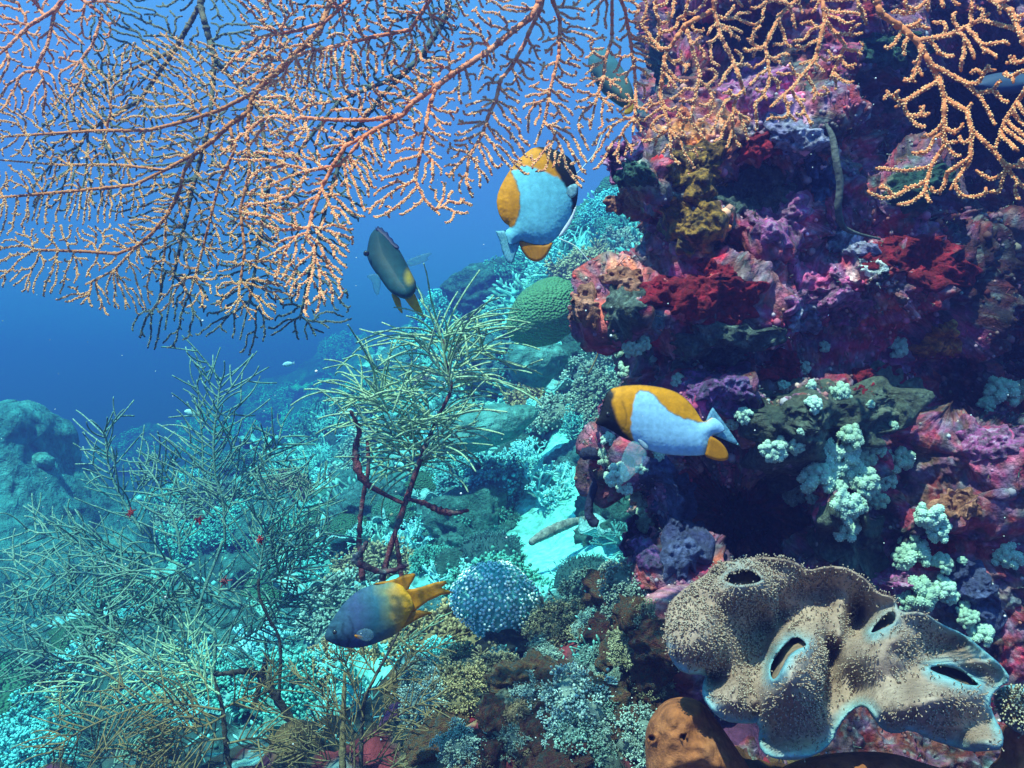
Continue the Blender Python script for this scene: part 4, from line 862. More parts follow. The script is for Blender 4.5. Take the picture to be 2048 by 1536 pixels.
for sp_, L_, n_, kw in [
    ([(770,600),(745,460),(725,330),(690,230),(610,120)], 95, 20, {}), ([(740,350),(640,318),(520,315),(398,345)], 30, 6, {}), ([(740,385),(860,370),(960,378),(1055,402)], 40, 8, {}),
    ([(790,520),(880,500),(1000,540),(1165,585)], 60, 12, {}), ([(800,480),(900,400),(1000,430),(1100,460),(1210,492)], 70, 14, {}), ([(820,470),(900,420),(980,340),(1155,262)], 60, 12, {}), ([(780,580),(900,530),(980,560),(1075,588)], 50, 10, {}),
    ([(760,520),(680,440),(650,370),(600,320)], 90, 14, {}), ([(860,420),(850,340),(835,240)], 50, 8, {}), ([(940,380),(920,300),(905,220)], 40, 6, {}), ([(760,600),(640,560),(520,590),(400,580),(340,620)], 90, 20, {}),
    ([(680,760),(600,640),(480,560),(380,500)], 110, 22, {}), ([(640,860),(560,740),(450,680),(320,640),(210,665)], 110, 24, {}), ([(620,930),(520,840),(430,800),(300,760),(230,720)], 105, 22, {}), ([(600,980),(520,920),(440,870),(360,830)], 100, 20, {}),
    ([(650,860),(740,780),(820,700),(900,660)], 80, 16, {}), ([(620,940),(700,880),(800,800),(915,745)], 70, 14, {}), ([(600,990),(680,930),(730,950),(778,985)], 55, 10, {}), ([(340,640),(300,560),(230,460),(190,485)], 60, 10, {}), ([(340,640),(380,540),(360,450),(280,410),(195,480)], 40, 8, {}),
    ([(560,880),(480,900),(420,960),(380,990)], 70, 12, {}), ([(880,540),(878,600),(885,650)], 20, 3, {}), ([(700,730),(620,700),(560,600),(520,520)], 100, 18, {}), ([(590,1000),(480,1000),(400,960),(360,930)], 60, 10, {})]:
    twiggy(r, c6(sp_), D3 + rb.uniform(-.05, .06), M_bush2, L_ * 1.15, max(2, int(n_ * .35)), rb, sub=.1, rt=1.8, r0=2.5, oop=.45, ang=(10, 58), curl=.5, droop=.5, **kw)

def strands(bases, dirs, L, n, d, m, spread):
    b = spline(np.array(bases, float), 40); g = Geo()
    for k in range(n):
        p = b[rb.integers(0, 40)]; a = R(rb.choice(dirs) + rb.normal(0, spread)); ln = rb.uniform(*L); t = np.linspace(0, 1, 14); bend = rb.uniform(.1, .55) * (1 if math.cos(a) > 0 else -1)
        an = a - bend * 1.9 * t ** 1.3 + .12 * np.sin(t * 5 + rb.random() * 6); q = p + np.cumsum(np.stack([np.cos(an), -np.sin(an)], 1) * ln / 13, 0); dz = d + rb.normal(0, .02) + rb.normal(0, .07) * t
        tube(g, P(q[:, 0], q[:, 1], dz), np.linspace(2.2, 1.5, 14) * K * d, 6, lump=.25, rng=rb)
    return under(g.build('branch', m), r)
strands(c6([(770,600),(760,500),(735,380),(720,300)]), [10, 25, 40, 75, 100, 150, 165], (80, 190), 58, D3, M_bush2, 14)
strands(c6([(590,1000),(560,880),(480,760),(420,640),(340,640)]), [10, 30, 60, 100, 140, 165, 180], (70, 160), 66, D3 + .02, M_bush2, 16)
strands(c6([(600,980),(650,860),(700,730)]), [5, 25, 45, 150, 175], (60, 150), 34, D3 - .02, M_bush2, 14)
# ------------------------------------------------------------------ templates for corals that repeat; slope colours carry the water's cyan light
def dome_points(n, rng, lo=0.0):
    u = rng.random(n * 3); th = rng.random(n * 3) * 2 * math.pi; zz = lo + (1 - lo) * u; q = np.stack([np.sqrt(1 - zz ** 2) * np.cos(th), np.sqrt(1 - zz ** 2) * np.sin(th), zz], 1)
    keep = [0]; mind = 1.5 / math.sqrt(n)
    for k in range(1, len(q)):
        if len(keep) >= n: break
        if np.linalg.norm(q[keep] - q[k], axis=1).min() > mind: keep.append(k)
    return q[keep]
def t_cluster(m, seed, n=26, rl=.24):
    """knobbly soft coral clump: lobes of small polyp balls"""
    rng = np.random.default_rng(seed); g = Geo(); q = dome_points(n, rng, -.1); rad = rng.uniform(.62, 1.08, len(q)); c = q * rad[:, None] * np.array((.85, .85, .75)); rr = rl * rng.uniform(.7, 1.2, len(q))
    for k in range(len(c)):
        tube(g, np.array([(0, 0, -.3), c[k] * .5 + (0, 0, -.05), c[k]]), [.2, .14, .12], 5, C=(.30, .34, .24), cap=False)
        T, F = ICO[3]; nz = 1 + .10 * vnoise(T * 4.5 + k * 9, seed); v = c[k] + T * (rr[k] * nz)[:, None]; g.add(v, F, None, np.tile(np.array((1., 1., 1.)), (len(v), 1)) * (.85 + .15 * vnoise(T * 3 + k, 2))[:, None] * np.array((.42, .68, .54)))
        pb = ICO[2][0]; pb = pb[rng.permutation(len(pb))[:30]]; blobs(g, c[k] + pb * rr[k] * 1.02, rr[k] * .17, 1, C=np.array((.54, .80, .64)) * rng.uniform(.85, 1.1))
    return g.build('tmp', m, link=False).data
def t_cauli(m, seed, n=70, cb=(.30, .46, .40)):
    """soft coral head of many tiny frilled lobes"""
    rng = np.random.default_rng(seed); g = Geo(); q = dome_points(n, rng, -.15); c = q * (.8 + .28 * fbm(q, 2.2, 2, seed))[:, None] * np.array((1, 1, .75)); cb = np.array(cb)
    T, F = ICO[3]; v = T * (.72 + .2 * fbm(T, 2.2, 2, seed))[:, None] * np.array((1, 1, .72)); g.add(v, F, None, np.tile(cb * .5, (len(v), 1)))
    for k in range(len(c)):
        rr = rng.uniform(.09, .17); pts = c[k] + rng.normal(0, rr * .8, (26, 3)); hv = cb * rng.uniform(.6, 1.3); blobs(g, pts[:14], rr * rng.uniform(.15, .34, 14), 1, C=hv); dn = c[k] / np.linalg.norm(c[k]) + rng.normal(0, .55, (14, 3)); dn /= np.linalg.norm(dn, axis=1)[:, None]; stalks(g, c[k] + dn * rr * .3, dn, rr * 1.15, rr * .13, rng, hv * .7, hv * 1.25, 1.5, 4, .25)
    return g.build('tmp', m, link=False).data
def t_branchy(m, seed, lv=4, n0=7, rad=.035, cb=(.22, .72, .74), spread=.7, tipb=True):
    rng = np.random.default_rng(seed); g = Geo(); cb = np.array(cb)
    def rec(p, d, L, l, rd):
        q = d + rng.normal(0, .15, 3); q /= np.linalg.norm(q); e = p + q * L
        tube(g, np.array([p, (p + e) / 2 + rng.normal(0, .02, 3) * L, e]), [rd, rd * .9, rd * .8], 5, C=cb * rng.uniform(.8, 1.15))
        if l == 0:
            if tipb: blobs(g, e + rng.normal(0, rd * 1.1, (5, 3)), rd * rng.uniform(.6, 1.0, 5), 1, C=cb * rng.uniform(1.05, 1.5))
            return
        for _ in range(rng.integers(2, 4)):
            nd = q + rng.normal(0, spread, 3); nd[2] += .12; rec(e, nd / np.linalg.norm(nd), L * rng.uniform(.62, .85), l - 1, rd * .82)
    for k in range(n0):
        a = 2 * math.pi * k / n0 + rng.random(); dd_ = np.array((math.cos(a) * .75, math.sin(a) * .75, rng.uniform(.3, 1.0))); rec(np.array((0, 0, -.1)), dd_ / np.linalg.norm(dd_), .36, lv - 1, rad)
    return g.build('tmp', m, link=False).data
def t_mound(m, seed, amp=.28, sc=1.6, flat=.7, lob=0.0, sub=5):
    T, F = ICO[sub]; w, _ = worley(T, 2.2, seed); h = amp * fbm(T, sc, 5, seed) + lob * (.5 - w) + .05 * fbm(T, 9, 3, seed + 3)
    return mk('tmp', T * (1 + h)[:, None] * np.array((1, 1, flat)), [F], m, link=False).data
def t_plate(m, seed):
    rng = np.random.default_rng(seed); nr, na = 26, 90; rr = np.linspace(.04, 1, nr)[:, None]; a = np.linspace(0, 2 * math.pi, na, endpoint=False)[None]
    ro = 1 + .16 * np.sin(3 * a + rng.random() * 6) + .08 * np.sin(7 * a + rng.random() * 6); X_ = rr * ro * np.cos(a); Y_ = rr * ro * np.sin(a); Z_ = .42 * rr ** 1.6 + .10 * rr ** 3 * np.sin(9 * a + rng.random() * 6) + .05 * rr ** 2 * np.sin(4 * a)
    top = np.stack([X_, Y_, Z_], -1).reshape(-1, 3); top += .02 * fbm(top, 6, 3, seed)[:, None] * np.array((0, 0, 1)); bot = top - np.array((0, 0, .06)); i_ = np.arange(nr - 1)[:, None] * na; j = np.arange(na)[None]; k = (j + 1) % na
    q = np.stack([i_ + j, i_ + k, i_ + na + k, i_ + na + j], -1).reshape(-1, 4); n_ = nr * na; e = (nr - 1) * na; ring = np.stack([e + np.arange(na), e + (np.arange(na) + 1) % na, n_ + e + (np.arange(na) + 1) % na, n_ + e + np.arange(na)], 1)
    return mk('tmp', np.concatenate([top, bot]), [q[:, ::-1], q + n_, ring], m, link=False).data
def t_fuzz(m, seed, n=900, L=.16, rad=.014, c0=(.02, .09, .10), c1=(.06, .22, .24), tip=1.0):
    rng = np.random.default_rng(seed); T, F = ICO[4]; h = .22 * fbm(T, 1.5, 3, seed); v = T * (.85 + h)[:, None] * np.array((1, 1, .8)); g = Geo(); g.add(v, F, None, np.tile(np.array(c0) * .8, (len(v), 1)))
    p, nrm, _ = surf_scatter(v, F, np.ones(len(v)), n, rng); stalks(g, p, nrm, L, rad, rng, c0, c1, tip); return g.build('tmp', m, link=False).data
M_soft = mat('soft_coral_turquoise', vcol=True, fine=(60, .3), bump=(90, .4, .01), rough=.7, var=.22)
M_caul = mat('soft_coral_frill', vcol=True, fine=(40, .4), bump=(60, .4, .01), rough=.8, var=.3)
M_brn = mat('branch_coral', vcol=True, fine=(30, .35), bump=(60, .4, .01), rough=.8, var=.3)
M_rock = mat('reef_boulder', [(.02, .13, .13), (.05, .24, .24), (.14, .48, .50)], 3.2, fine=(16, .5), bump=(12, .8, .08), rough=.9, var=.35)  # boulder blue green includes the water's light as colour
M_dome = mat('dome_coral', [(.025, .16, .10), (.045, .24, .16), (.07, .26, .18)], 3, fine=(20, .3), bump=None, cells=(16, .8, .05), rough=.85, var=.3)
M_plate = mat('plate_coral', [(.10, .38, .38), (.18, .54, .54), (.26, .64, .64)], 4, fine=(18, .4), bump=(20, .5, .05), rough=.85, var=.3)
M_fuzz = mat('fuzz_coral', vcol=True, fine=None, bump=None, rough=.8, var=.2)
CLU = [t_cluster(M_soft, s, n, rl) for s, n, rl in ((1, 26, .24), (2, 20, .28), (3, 32, .22), (4, 14, .32))]
CAU = [t_cauli(M_caul, s, n, (.11, .55, .53)) for s, n in ((5, 70), (6, 90), (7, 60))] + [t_cauli(M_caul, 8, 70, (.36, .30, .16)), t_cauli(M_caul, 9, 80, (.08, .42, .42))] + [t_cauli(M_caul, 30, 70), t_cauli(M_caul, 31, 90, (.34, .36, .22)), t_cauli(M_caul, 32, 60, (.22, .42, .38))]  # the cyan heads have the water light painted into their colour
BRA = [t_branchy(M_brn, s, 4, 7) for s in (10, 11, 12)] + [t_branchy(M_brn, 13, 4, 6, .03, (.05, .25, .24))]
MOU = [t_mound(M_rock, s, .34, 1.7, .75) for s in (14, 15, 16)]
DOM = [t_mound(M_dome, s, .12, 1.3, .8, .22) for s in (17, 18)]
PLA = [t_plate(M_plate, s) for s in (19, 20)]
FUZ = [t_fuzz(M_fuzz, 21), t_fuzz(M_fuzz, 22, 900, .2, .016, (.04, .18, .18), (.12, .42, .42))]
def put(name, me, loc, nrm, size, label, cat, group=None, spin=None, tilt=1.0, sink=.1, sc=(1, 1, 1)):
    o = bpy.data.objects.new(name, me); COL.objects.link(o); nrm = Vector(nrm); z = Vector((0, 0, 1)).lerp(nrm, tilt).normalized()
    q = z.to_track_quat('Z', 'Y').to_matrix() @ Matrix.Rotation(spin if spin is not None else random.random() * 6.28, 3, 'Z')
    o.rotation_euler = q.to_euler(); o.scale = (size * sc[0], size * sc[1], size * sc[2]); o.location = Vector(loc) - z * size * sink
    return tag(o, label, cat, group)
# --- encrusting sponges and tissue: real low mounds laid on the wall
def encrust(px, py, rx, ry, hgt, m, name, label, cat, seed, lumps=.5, which='bare', ridge=0, n_r=30, n_a=96):
    rng = np.random.default_rng(seed); h0 = hit(px, py, which)
    if not h0: return None
    ph = rng.random(6) * 6.28; V = []; base = []; dist0 = h0[2]
    for i_ in range(n_r):
        t = i_ / (n_r - 1)
        for j in range(n_a):
            a = 2 * math.pi * j / n_a; w = 1 + .10 * math.sin(13 * a + ph[4]) * t + .22 * math.sin(2 * a + ph[0]) + .16 * math.sin(3 * a + ph[1]) + .10 * math.sin(5 * a + ph[2]) + .06 * math.sin(9 * a + ph[3])
            hh = hit(px + rx * t * w * math.cos(a), py + ry * t * w * math.sin(a), which); dr = Vector(P(px + rx * t * w * math.cos(a), py + ry * t * w * math.sin(a), 1).tolist()) - EYE; dr.normalize()
            ds = hh[2] if hh else dist0; ds = min(max(ds, dist0 - .10), dist0 + .10); base.append((EYE + dr * ds)[:]); V.append(t)
    base = np.array(base); t = np.array(V)
    B = base.reshape(n_r, n_a, 3)
    for _ in range(3):
        S_ = (np.roll(B, 1, 1) + np.roll(B, -1, 1)) * .25 + B * .5; S_[1:-1] = S_[1:-1] * .5 + (B[:-2] + B[2:]) * .25; S_[-1] = B[-1]; B = S_
    nb_ = fbm(base, 30, 3, seed); prof = np.sqrt(np.clip(1 - t ** 2.2, 0, 1)); off = .45 * hgt * prof * (1 + lumps * nb_) + (.006 * fbm(base, 55, 3, seed + 2) + .0035 * fbm(base, 160, 2, seed + 5)) * np.minimum(1, prof * 2) - .004 * (t > .97)
    if ridge: off += ridge * (1 - np.abs(fbm(base, 12, 2, seed + 4))) ** 4 * prof
    nv = np.array((h0[1] * .5 + Vector((0, -1, 0)) * .8).normalized()); V3 = B.reshape(-1, 3) + nv * (off + .004)[:, None]
    i2 = np.arange(n_r - 1)[:, None] * n_a; j = np.arange(n_a)[None]; k = (j + 1) % n_a; q = np.stack([i2 + j, i2 + k, i2 + n_a + k, i2 + n_a + j], -1).reshape(-1, 4)
    layers.append(BVHTree.FromPolygons(V3.tolist(), q.tolist())); return centre(tag(mk(name, V3, [q], m), label, cat))
def em(nm, *st, **kw):
    st = list(st); dk = tuple(c * .22 for c in st[0]); mid = tuple(.5 * c + .04 for c in st[-1])
    return mat(nm, [dk, st[0], tuple(c * .5 for c in st[-1])] + st[1:] + [mid], kw.pop('scale', 42), fine=(150, .6), bump=kw.pop('bump', (170, .9, .010)), rough=.8, **kw)
E_red = em('crust_red', (.30, .006, .008), (.46, .018, .015)); E_crim = em('crust_crimson', (.16, .005, .015), (.32, .012, .03)); E_mag = em('crust_magenta', (.20, .03, .14), (.42, .09, .30), (.5, .3, .45)); E_och = em('crust_ochre', (.20, .10, .02), (.38, .20, .03), (.12, .08, .03))
E_org = em('crust_orange', (.35, .13, .02), (.58, .28, .06)); E_dkg = em('crust_dark', (.03, .045, .04), (.06, .09, .08), (.16, .24, .2), scale=60); E_gre = em('crust_grey_green', (.045, .075, .06), (.09, .13, .10), (.13, .16, .12), scale=12); E_lav = em('crust_lavender', (.24, .22, .40), (.42, .42, .58)); E_blu = em('crust_blue', (.05, .06, .17), (.10, .13, .28), scale=16)
E_sal = em('crust_salmon', (.34, .13, .07), (.55, .25, .16), scale=40); E_grn = em('crust_green', (.02, .075, .055), (.04, .12, .09)); E_wht = em('crust_white', (.45, .55, .6), (.7, .8, .82), scale=50); E_pur = em('crust_purple', (.10, .03, .13), (.22, .08, .28), (.10, .12, .22))
enc = [(1860,1105,48,28,.012,E_red,'bright red encrusting sponge patch at right above the leather coral'), (1520,300,44,34,.016,E_crim,'dark crimson lump of sponge under the middle fan tips'), (1395,345,66,54,.018,E_och,'spotted ochre sponge right of the magenta knob'), (1385,455,58,60,.020,E_och,'mustard spotted sponge lower than the ochre one'),
       (1500,390,100,42,.02,E_dkg,'dark ridged spotted sponge slanting across the upper wall'), (1560,440,72,46,.012,E_mag,'magenta pink crust below the dark ridged sponge'), (1590,275,55,46,.008,E_lav,'pale lavender crust beside the top of the hanging whip'), (1505,170,66,46,.012,E_mag,'large pink violet crust behind the orange fan at the top'),
       (1245,320,44,36,.014,E_mag,'magenta crust on the knob at the upper left edge of the wall'), (1272,352,34,30,.022,E_grn,'green rounded sponge on the magenta knob'), (1255,398,40,28,.022,E_sal,'cream and salmon tuft under the magenta knob'), (1410,600,105,56,.016,E_crim,'broad dull red crust in the middle of the wall'),
       (1440,690,110,44,.018,E_dkg,'dark spotted band below the broad dull red crust'), (1248,620,46,52,.016,E_dkg,'dark green spotted sponge on the left knob of the wall'), (1250,562,44,26,.018,E_sal,'orange crumbly crust topping the left knob'), (1172,615,34,36,.02,E_sal,'salmon frilly tuft sticking out of the left knob'),
       (1700,492,48,22,.018,E_lav,'grey lavender smooth lump at the foot of the whip'), (1742,530,30,22,.010,E_wht,'white bluish lump right of the lavender lump'), (1840,520,110,50,.014,E_crim,'wide maroon fuzzy crust at right below the black hollow'), (1660,610,70,46,.010,E_mag,'violet pink crust right of the dark band'),
       (1440,775,80,44,.014,E_pur,'purple blotchy crust above the tail of the right butterflyfish'), (1560,735,48,26,.010,E_crim,'crimson smear left of the small turquoise knobs'), (1755,765,44,40,.010,E_crim,'crimson smear above the grey green sponge'), (1885,680,30,40,.024,E_org,'orange yellow sponge blob near the right dark hollow'), (1850,700,24,18,.016,E_org,'small orange blob left of the bigger orange one'),
       (1640,850,165,100,.020,E_gre,'grey green draped sponge sheet with soft ridges'), (1700,1090,70,90,.022,E_gre,'grey green draped fold below the big turquoise patch'), (1770,800,80,60,.022,E_gre,'grey green scalloped sheet right of the main drape'), (1335,990,56,66,.028,E_blu,'slate blue lumpy sponge under the right butterflyfish'), (1365,1090,44,80,.030,E_blu,'blue grey tube sponge left of the dark cave'),
       (1280,1090,36,50,.02,E_pur,'dark purple knob left of the blue tube sponge'), (1990,885,70,40,.016,E_mag,'magenta crust near the right edge, middle height'), (1790,1170,48,32,.012,E_mag,'magenta crust just above the leather coral'), (1940,1190,70,60,.012,E_blu,'blue grey crust right of the red sponge patch'), (1835,375,62,44,.030,E_grn,'dark green rounded sponge under the coarse right fan'), (1790,100,60,40,.02,E_grn,'dull green sponge behind the top of the coarse fan'),
       (1640,355,30,44,.010,E_blu,'blue grey crust behind the hanging whip'), (1430,540,34,20,.010,E_crim,'crimson spot left of the dark ridged sponge end'), (1610,640,40,24,.008,E_lav,'pale lilac crust in the middle of the violet crust'), (1910,1010,44,36,.014,E_sal,'dull salmon crust by the right edge above the red patch'), (1330,130,36,60,.03,E_dkg,'black crinkled sponge at the top left corner of the wall')]
for k, (a, b, rx, ry, hg, m, lb) in enumerate(enc): encrust(a, b, rx, ry, hg, m, 'encrusting_sponge', lb, 'sponge', 300 + k, ridge=.02 if m is E_gre else 0)
random.seed(3)
# --- turquoise clumps on the wall: px, py, radius px
def clumps(lst, label, group):
    for k, (a, b, rr) in enumerate(lst):
        px, py = 1150 + .4385 * a, 600 + .4385 * b; hh = hit(px, py, 'wall') or hit(px, py)
        if not hh: continue
        s = rr * .4385 * K * hh[2]; n = (hh[1] * .6 + Vector((0, -1, .25))).normalized()
        put('soft_coral', CLU[3 if rr < 26 else k % 3], hh[0], n, s * (1.25 if group and 'big patch' in group else 1.08), label if isinstance(label, str) else label[k], 'soft coral', group, sink=-.30)
clumps([(265,215,48),(215,235,36),(310,195,34),(235,310,42)], 'knobbly turquoise soft coral at the wall edge above the right butterflyfish', 'turquoise soft coral clumps above the fish')
clumps([(150,715,46),(190,790,50),(235,855,38),(150,640,34),(300,900,38),(325,970,46),(315,1035,40),(300,770,28),(385,715,28)], 'olive turquoise soft coral cluster on the wall edge under the striped fish', 'soft coral clumps below the fish')
clumps([(360,270,17),(470,375,30),(545,290,20),(1140,215,27),(1035,310,32),(950,395,27),(1075,390,24)], 'little turquoise soft coral knob on the purple wall above the grey green sponge', 'small turquoise knobs on the upper wall')
clumps([(1455,215,50)], 'lone turquoise soft coral clump beside the orange sponge blob', None)
clumps([(770,530,40),(715,560,28),(890,675,62),(1010,665,38),(1035,600,20),(1080,485,40),(1210,430,48),(1345,480,20),(1450,580,22)], 'pale turquoise soft coral clump on the grey green sponge right of the fish tail', 'soft coral clumps right of the fish tail')
clumps([(1235,620,52),(1190,700,72),(1310,705,46),(1375,680,28),(1460,725,50),(1290,830,68),(1110,820,72),(1010,870,48),(1200,865,34),(1370,905,46),(1410,830,38),(1090,900,32),(1160,760,50)], 'turquoise soft coral clump in the biggest patch right of the dark cave', 'soft coral clumps in the big patch by the cave')
clumps([(1225,950,72),(1220,1045,60),(1290,940,36)], 'turquoise soft coral clump hanging lowest from the big patch by the cave', 'lowest soft coral clumps of the patch')
clumps([(1620,975,62),(1650,1045,48),(1540,1080,22),(1530,1175,76),(1480,1180,40),(1670,1210,44),(1665,1305,50),(1765,1190,20),(1700,1350,40)], 'turquoise soft coral clump around the bright red sponge patch', 'soft coral clumps by the red sponge')
clumps([(1975,1165,62)], 'grey turquoise soft coral clump near the right edge above the leather coral', None)
clumps([(1925,440,72),(2010,420,48),(1870,490,36)], 'dim bluish soft coral clump near the right edge beside the dark hollow', 'soft coral clumps at the right edge')
clumps([(1560,1335,74),(1500,1370,44),(1800,1450,42),(1840,1520,52),(1760,1400,30)], 'bright turquoise soft coral clump touching the top of the leather coral', 'soft coral clumps along the leather coral top')

# fine turf: more knobs and tufts than anyone could count, on the wall and on the slope
rt_ = np.random.default_rng(91)
tri = np.concatenate([WF[:, [0, 1, 2]], WF[:, [0, 2, 3]]]); cy = f[tri].mean(1); vis = (cy[:, 1] < 1.75) & (np.abs(cy[:, 2] - 1.2) < .5 * cy[:, 1]) & (cy[:, 0] < .56 * cy[:, 1]); tri = tri[vis]
clump_ = np.clip(fbm(f, 9, 3, 230) + .25, 0.02, 1)
p_, n_, k_ = surf_scatter(f, tri, clump_, 15000, rt_); flip = n_[:, 1] > 0; n_[flip] *= -1; base_c = wc_[tri[k_][:, 0]]
g = Geo(); a_ = rt_.random(15000); bl = a_ < .6; rr_ = rt_.uniform(.0010, .0034, 15000) * (1 + 1.2 * (rt_.random(15000) < .06)); tint = np.array([(.30, .06, .10), (.16, .30, .28), (.30, .16, .30), (.34, .26, .16), (.10, .14, .13), (.45, .50, .50), (.26, .02, .03)])[rt_.integers(0, 7, 15000)]
tc_ = np.clip(base_c * 1.3 * (1 - .35) + .35 * tint * np.clip(base_c.sum(1) * 4, .15, 1)[:, None], 0, 1) * rt_.uniform(.6, 1.4, (15000, 1))
blobs(g, p_[bl], rr_[bl], 1, C=tc_[bl])
for c_lo in range(5):
    m_ = (~bl) & (rt_.integers(0, 5, 15000) == c_lo); cc_ = ((.24, .05, .06), (.12, .2, .18), (.22, .16, .08), (.05, .06, .055), (.30, .34, .32))[c_lo]; stalks(g, p_[m_], n_[m_], .007, .0006, rt_, np.array(cc_) * .5, cc_, 1.0, 3, .8)
M_turf = mat('turf', vcol=True, fine=None, bump=None, rough=.85)
tf_ = g.build('algae_turf', M_turf); tf_['kind'] = 'stuff'
ti = np.stack([TF, TF + 1, TF + nx + 1, TF + nx], 1); tri = np.concatenate([ti[:, [0, 1, 2]], ti[:, [0, 2, 3]]]); cy = TV[tri].mean(1); vis = (cy[:, 1] > 1.3) & (cy[:, 1] < 12) & (np.abs(cy[:, 0]) < .6 * cy[:, 1]); tri = tri[vis]
wv_ = np.clip(fbm(TV, 2.5, 3, 231) + .3, .02, 1) / np.maximum(TV[:, 1], 1) ** 1.7 * (1 - sandm) * np.clip(1.25 - np.abs(TV[:, 0] / TV[:, 1] - .02) / .26, .12, 1)
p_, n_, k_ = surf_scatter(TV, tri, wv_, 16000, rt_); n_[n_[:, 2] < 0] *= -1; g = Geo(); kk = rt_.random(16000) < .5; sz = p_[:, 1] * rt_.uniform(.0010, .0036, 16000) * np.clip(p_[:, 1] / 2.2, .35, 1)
pc_ = np.array([(.16, .60, .62), (.08, .36, .36), (.12, .42, .38), (.28, .74, .76), (.04, .20, .20)])[rt_.integers(0, 5, 16000)] * rt_.uniform(.6, 1.2, (16000, 1)) * np.clip(p_[:, 1:2] / 2.2, .35, 1)  # specks share the cyan water light painted on the slope
blobs(g, p_[kk] + n_[kk] * sz[kk][:, None] * .4, sz[kk], 1, C=pc_[kk])
for c_lo in range(3):
    m_ = (~kk) & (rt_.integers(0, 3, 16000) == c_lo); cc_ = np.array(((.22, .70, .72), (.08, .36, .36), (.14, .46, .42))[c_lo])
    for lo_, hi_ in ((0, 1.8), (1.8, 3.5), (3.5, 99)):
        mm = m_ & (p_[:, 1] >= lo_) & (p_[:, 1] < hi_)
        if mm.any(): dm = p_[mm][:, 1].mean(); stalks(g, p_[mm], n_[mm], .012 * dm, .0011 * dm, rt_, cc_ * .7, cc_, 1.2, 3, .6)
tf_ = g.build('coral_rubble', M_turf); tf_['kind'] = 'stuff'
# --- whip coral hanging on the wall
def whip(pts, dd_, rad, m, name, label, cat, seed=1, onwall=None):
    q = spline(np.array(pts, float), 40); rng = np.random.default_rng(seed)
    ds = np.full(40, dd_) if np.isscalar(dd_) else np.interp(np.linspace(0, 1, 40), np.linspace(0, 1, len(dd_)), dd_)
    g = Geo(); rd = np.interp(np.linspace(0, 1, 40), np.linspace(0, 1, len(rad)), rad); tube(g, P(q[:, 0], q[:, 1], ds), rd * K * ds, 9, lump=.1, rng=rng); return centre(tag(g.build(name, m), label, cat))
M_whip = mat('whip_grey', [(.06, .075, .075), (.12, .13, .12)], 40, fine=(200, .5), bump=(220, .8, .004), rough=.85)
M_pale = mat('pale_thread', [(.45, .6, .6), (.6, .75, .72)], 30, fine=None, bump=None, rough=.7)
M_dark = mat('dark_tube', [(.012, .02, .045), (.03, .04, .09)], 30, fine=(160, .5), bump=(140, .8, .006), rough=.85)
wd = [(hit(p[0], p[1], 'wall') or (0, 0, 1.1))[2] for p in ((1665, 300), (1680, 400), (1700, 470))]
whip([(1652,248),(1665,275),(1672,320),(1680,370),(1676,415),(1684,450),(1700,462),(1725,470),(1760,478)], [1.03, 1.02, 1.03, 1.06, 1.10], [3, 7, 8, 7.5, 7, 5, 3, 2.5], M_whip, 'whip_coral', 'grey brown whip coral hanging down the upper wall', 'coral')
whip([(1118,477),(1150,492),(1172,515),(1192,542)], 1.5, [1.2, 1.2, 1.0], M_pale, 'wire_coral', 'thin pale curved wire coral above the green brain coral', 'coral')
whip([(1150,350),(1170,330),(1190,305),(1204,270)], 1.5, [1.0, 1.1, 1.0], M_pale, 'wire_coral', 'thin pale thread between the upper butterflyfish and the wall', 'coral')
whip([(1200,945),(1192,965),(1180,1000),(1178,1030),(1190,1048)], 1.25, [10, 9, 8, 9, 11], M_dark, 'tube_sponge', 'dark blue tube hanging off the wall beside the bright sand', 'sponge')
whip([(1222,905),(1195,906),(1165,908)], 1.22, [15, 14, 12], M_dark, 'tube_sponge', 'short black stub poking left out of the wall', 'sponge')
whip([(1176,748),(1186,730),(1196,705),(1195,680)], 1.4, [1.5, 1.6, 1.4], M_bush3, 'wire_coral', 'thin tan twig hanging left of the turquoise clumps', 'coral')
# ------------------------------------------------------------------ reef slope behind
# green brain coral and its pale neighbour
def big_dome(px, py, d, sx, sy, tilt, m, name, label, cat, seed, amp=.08, sub=5, lob=0):
    T, F = ICO[sub]; hgt = amp * fbm(T, 1.4, 3, seed); w, _ = worley(T, 2.5, seed); v = T * (1 + hgt + lob * (.5 - w))[:, None]
    u = K * d; v = v * np.array((sx * u, (sx + sy) * .5 * u, sy * u)); a = R(tilt); v = np.stack([v[:, 0] * math.cos(a) - v[:, 2] * math.sin(a), v[:, 1], v[:, 0] * math.sin(a) + v[:, 2] * math.cos(a)], 1)
    o = mk(name, v, [F], m); o.location = P(px, py, d).tolist(); return tag(o, label, cat)
M_brain = mat('brain_green', [(.06, .20, .10), (.08, .26, .13)], 6, fine=None, bump=None, cells=(150, .9, .008), rough=.85)
M_palecup = mat('pale_cup', [(.08, .36, .34), (.14, .5, .48)], 8, fine=(30, .3), bump=(60, .4, .02), rough=.85)
M_longb = mat('long_boulder', [(.03, .16, .15), (.06, .26, .25), (.13, .44, .44)], 5, fine=(30, .5), bump=(24, .8, .05), rough=.9)  # cyan water light brightens this rock through its colour
big_dome(1090, 625, 2.5, 82, 62, 32, M_brain, 'brain_coral', 'smooth green brain coral dome left of the wall', 'coral', 51, .06)
big_dome(1215, 562, 2.4, 52, 30, 35, M_palecup, 'plate_coral', 'pale blue green rounded plate behind the brain coral', 'coral', 52, .08)
big_dome(965, 860, 2.9, 110, 42, 18, M_longb, 'boulder', 'long dark green boulder behind the middle bush', 'boulder', 53, .14)
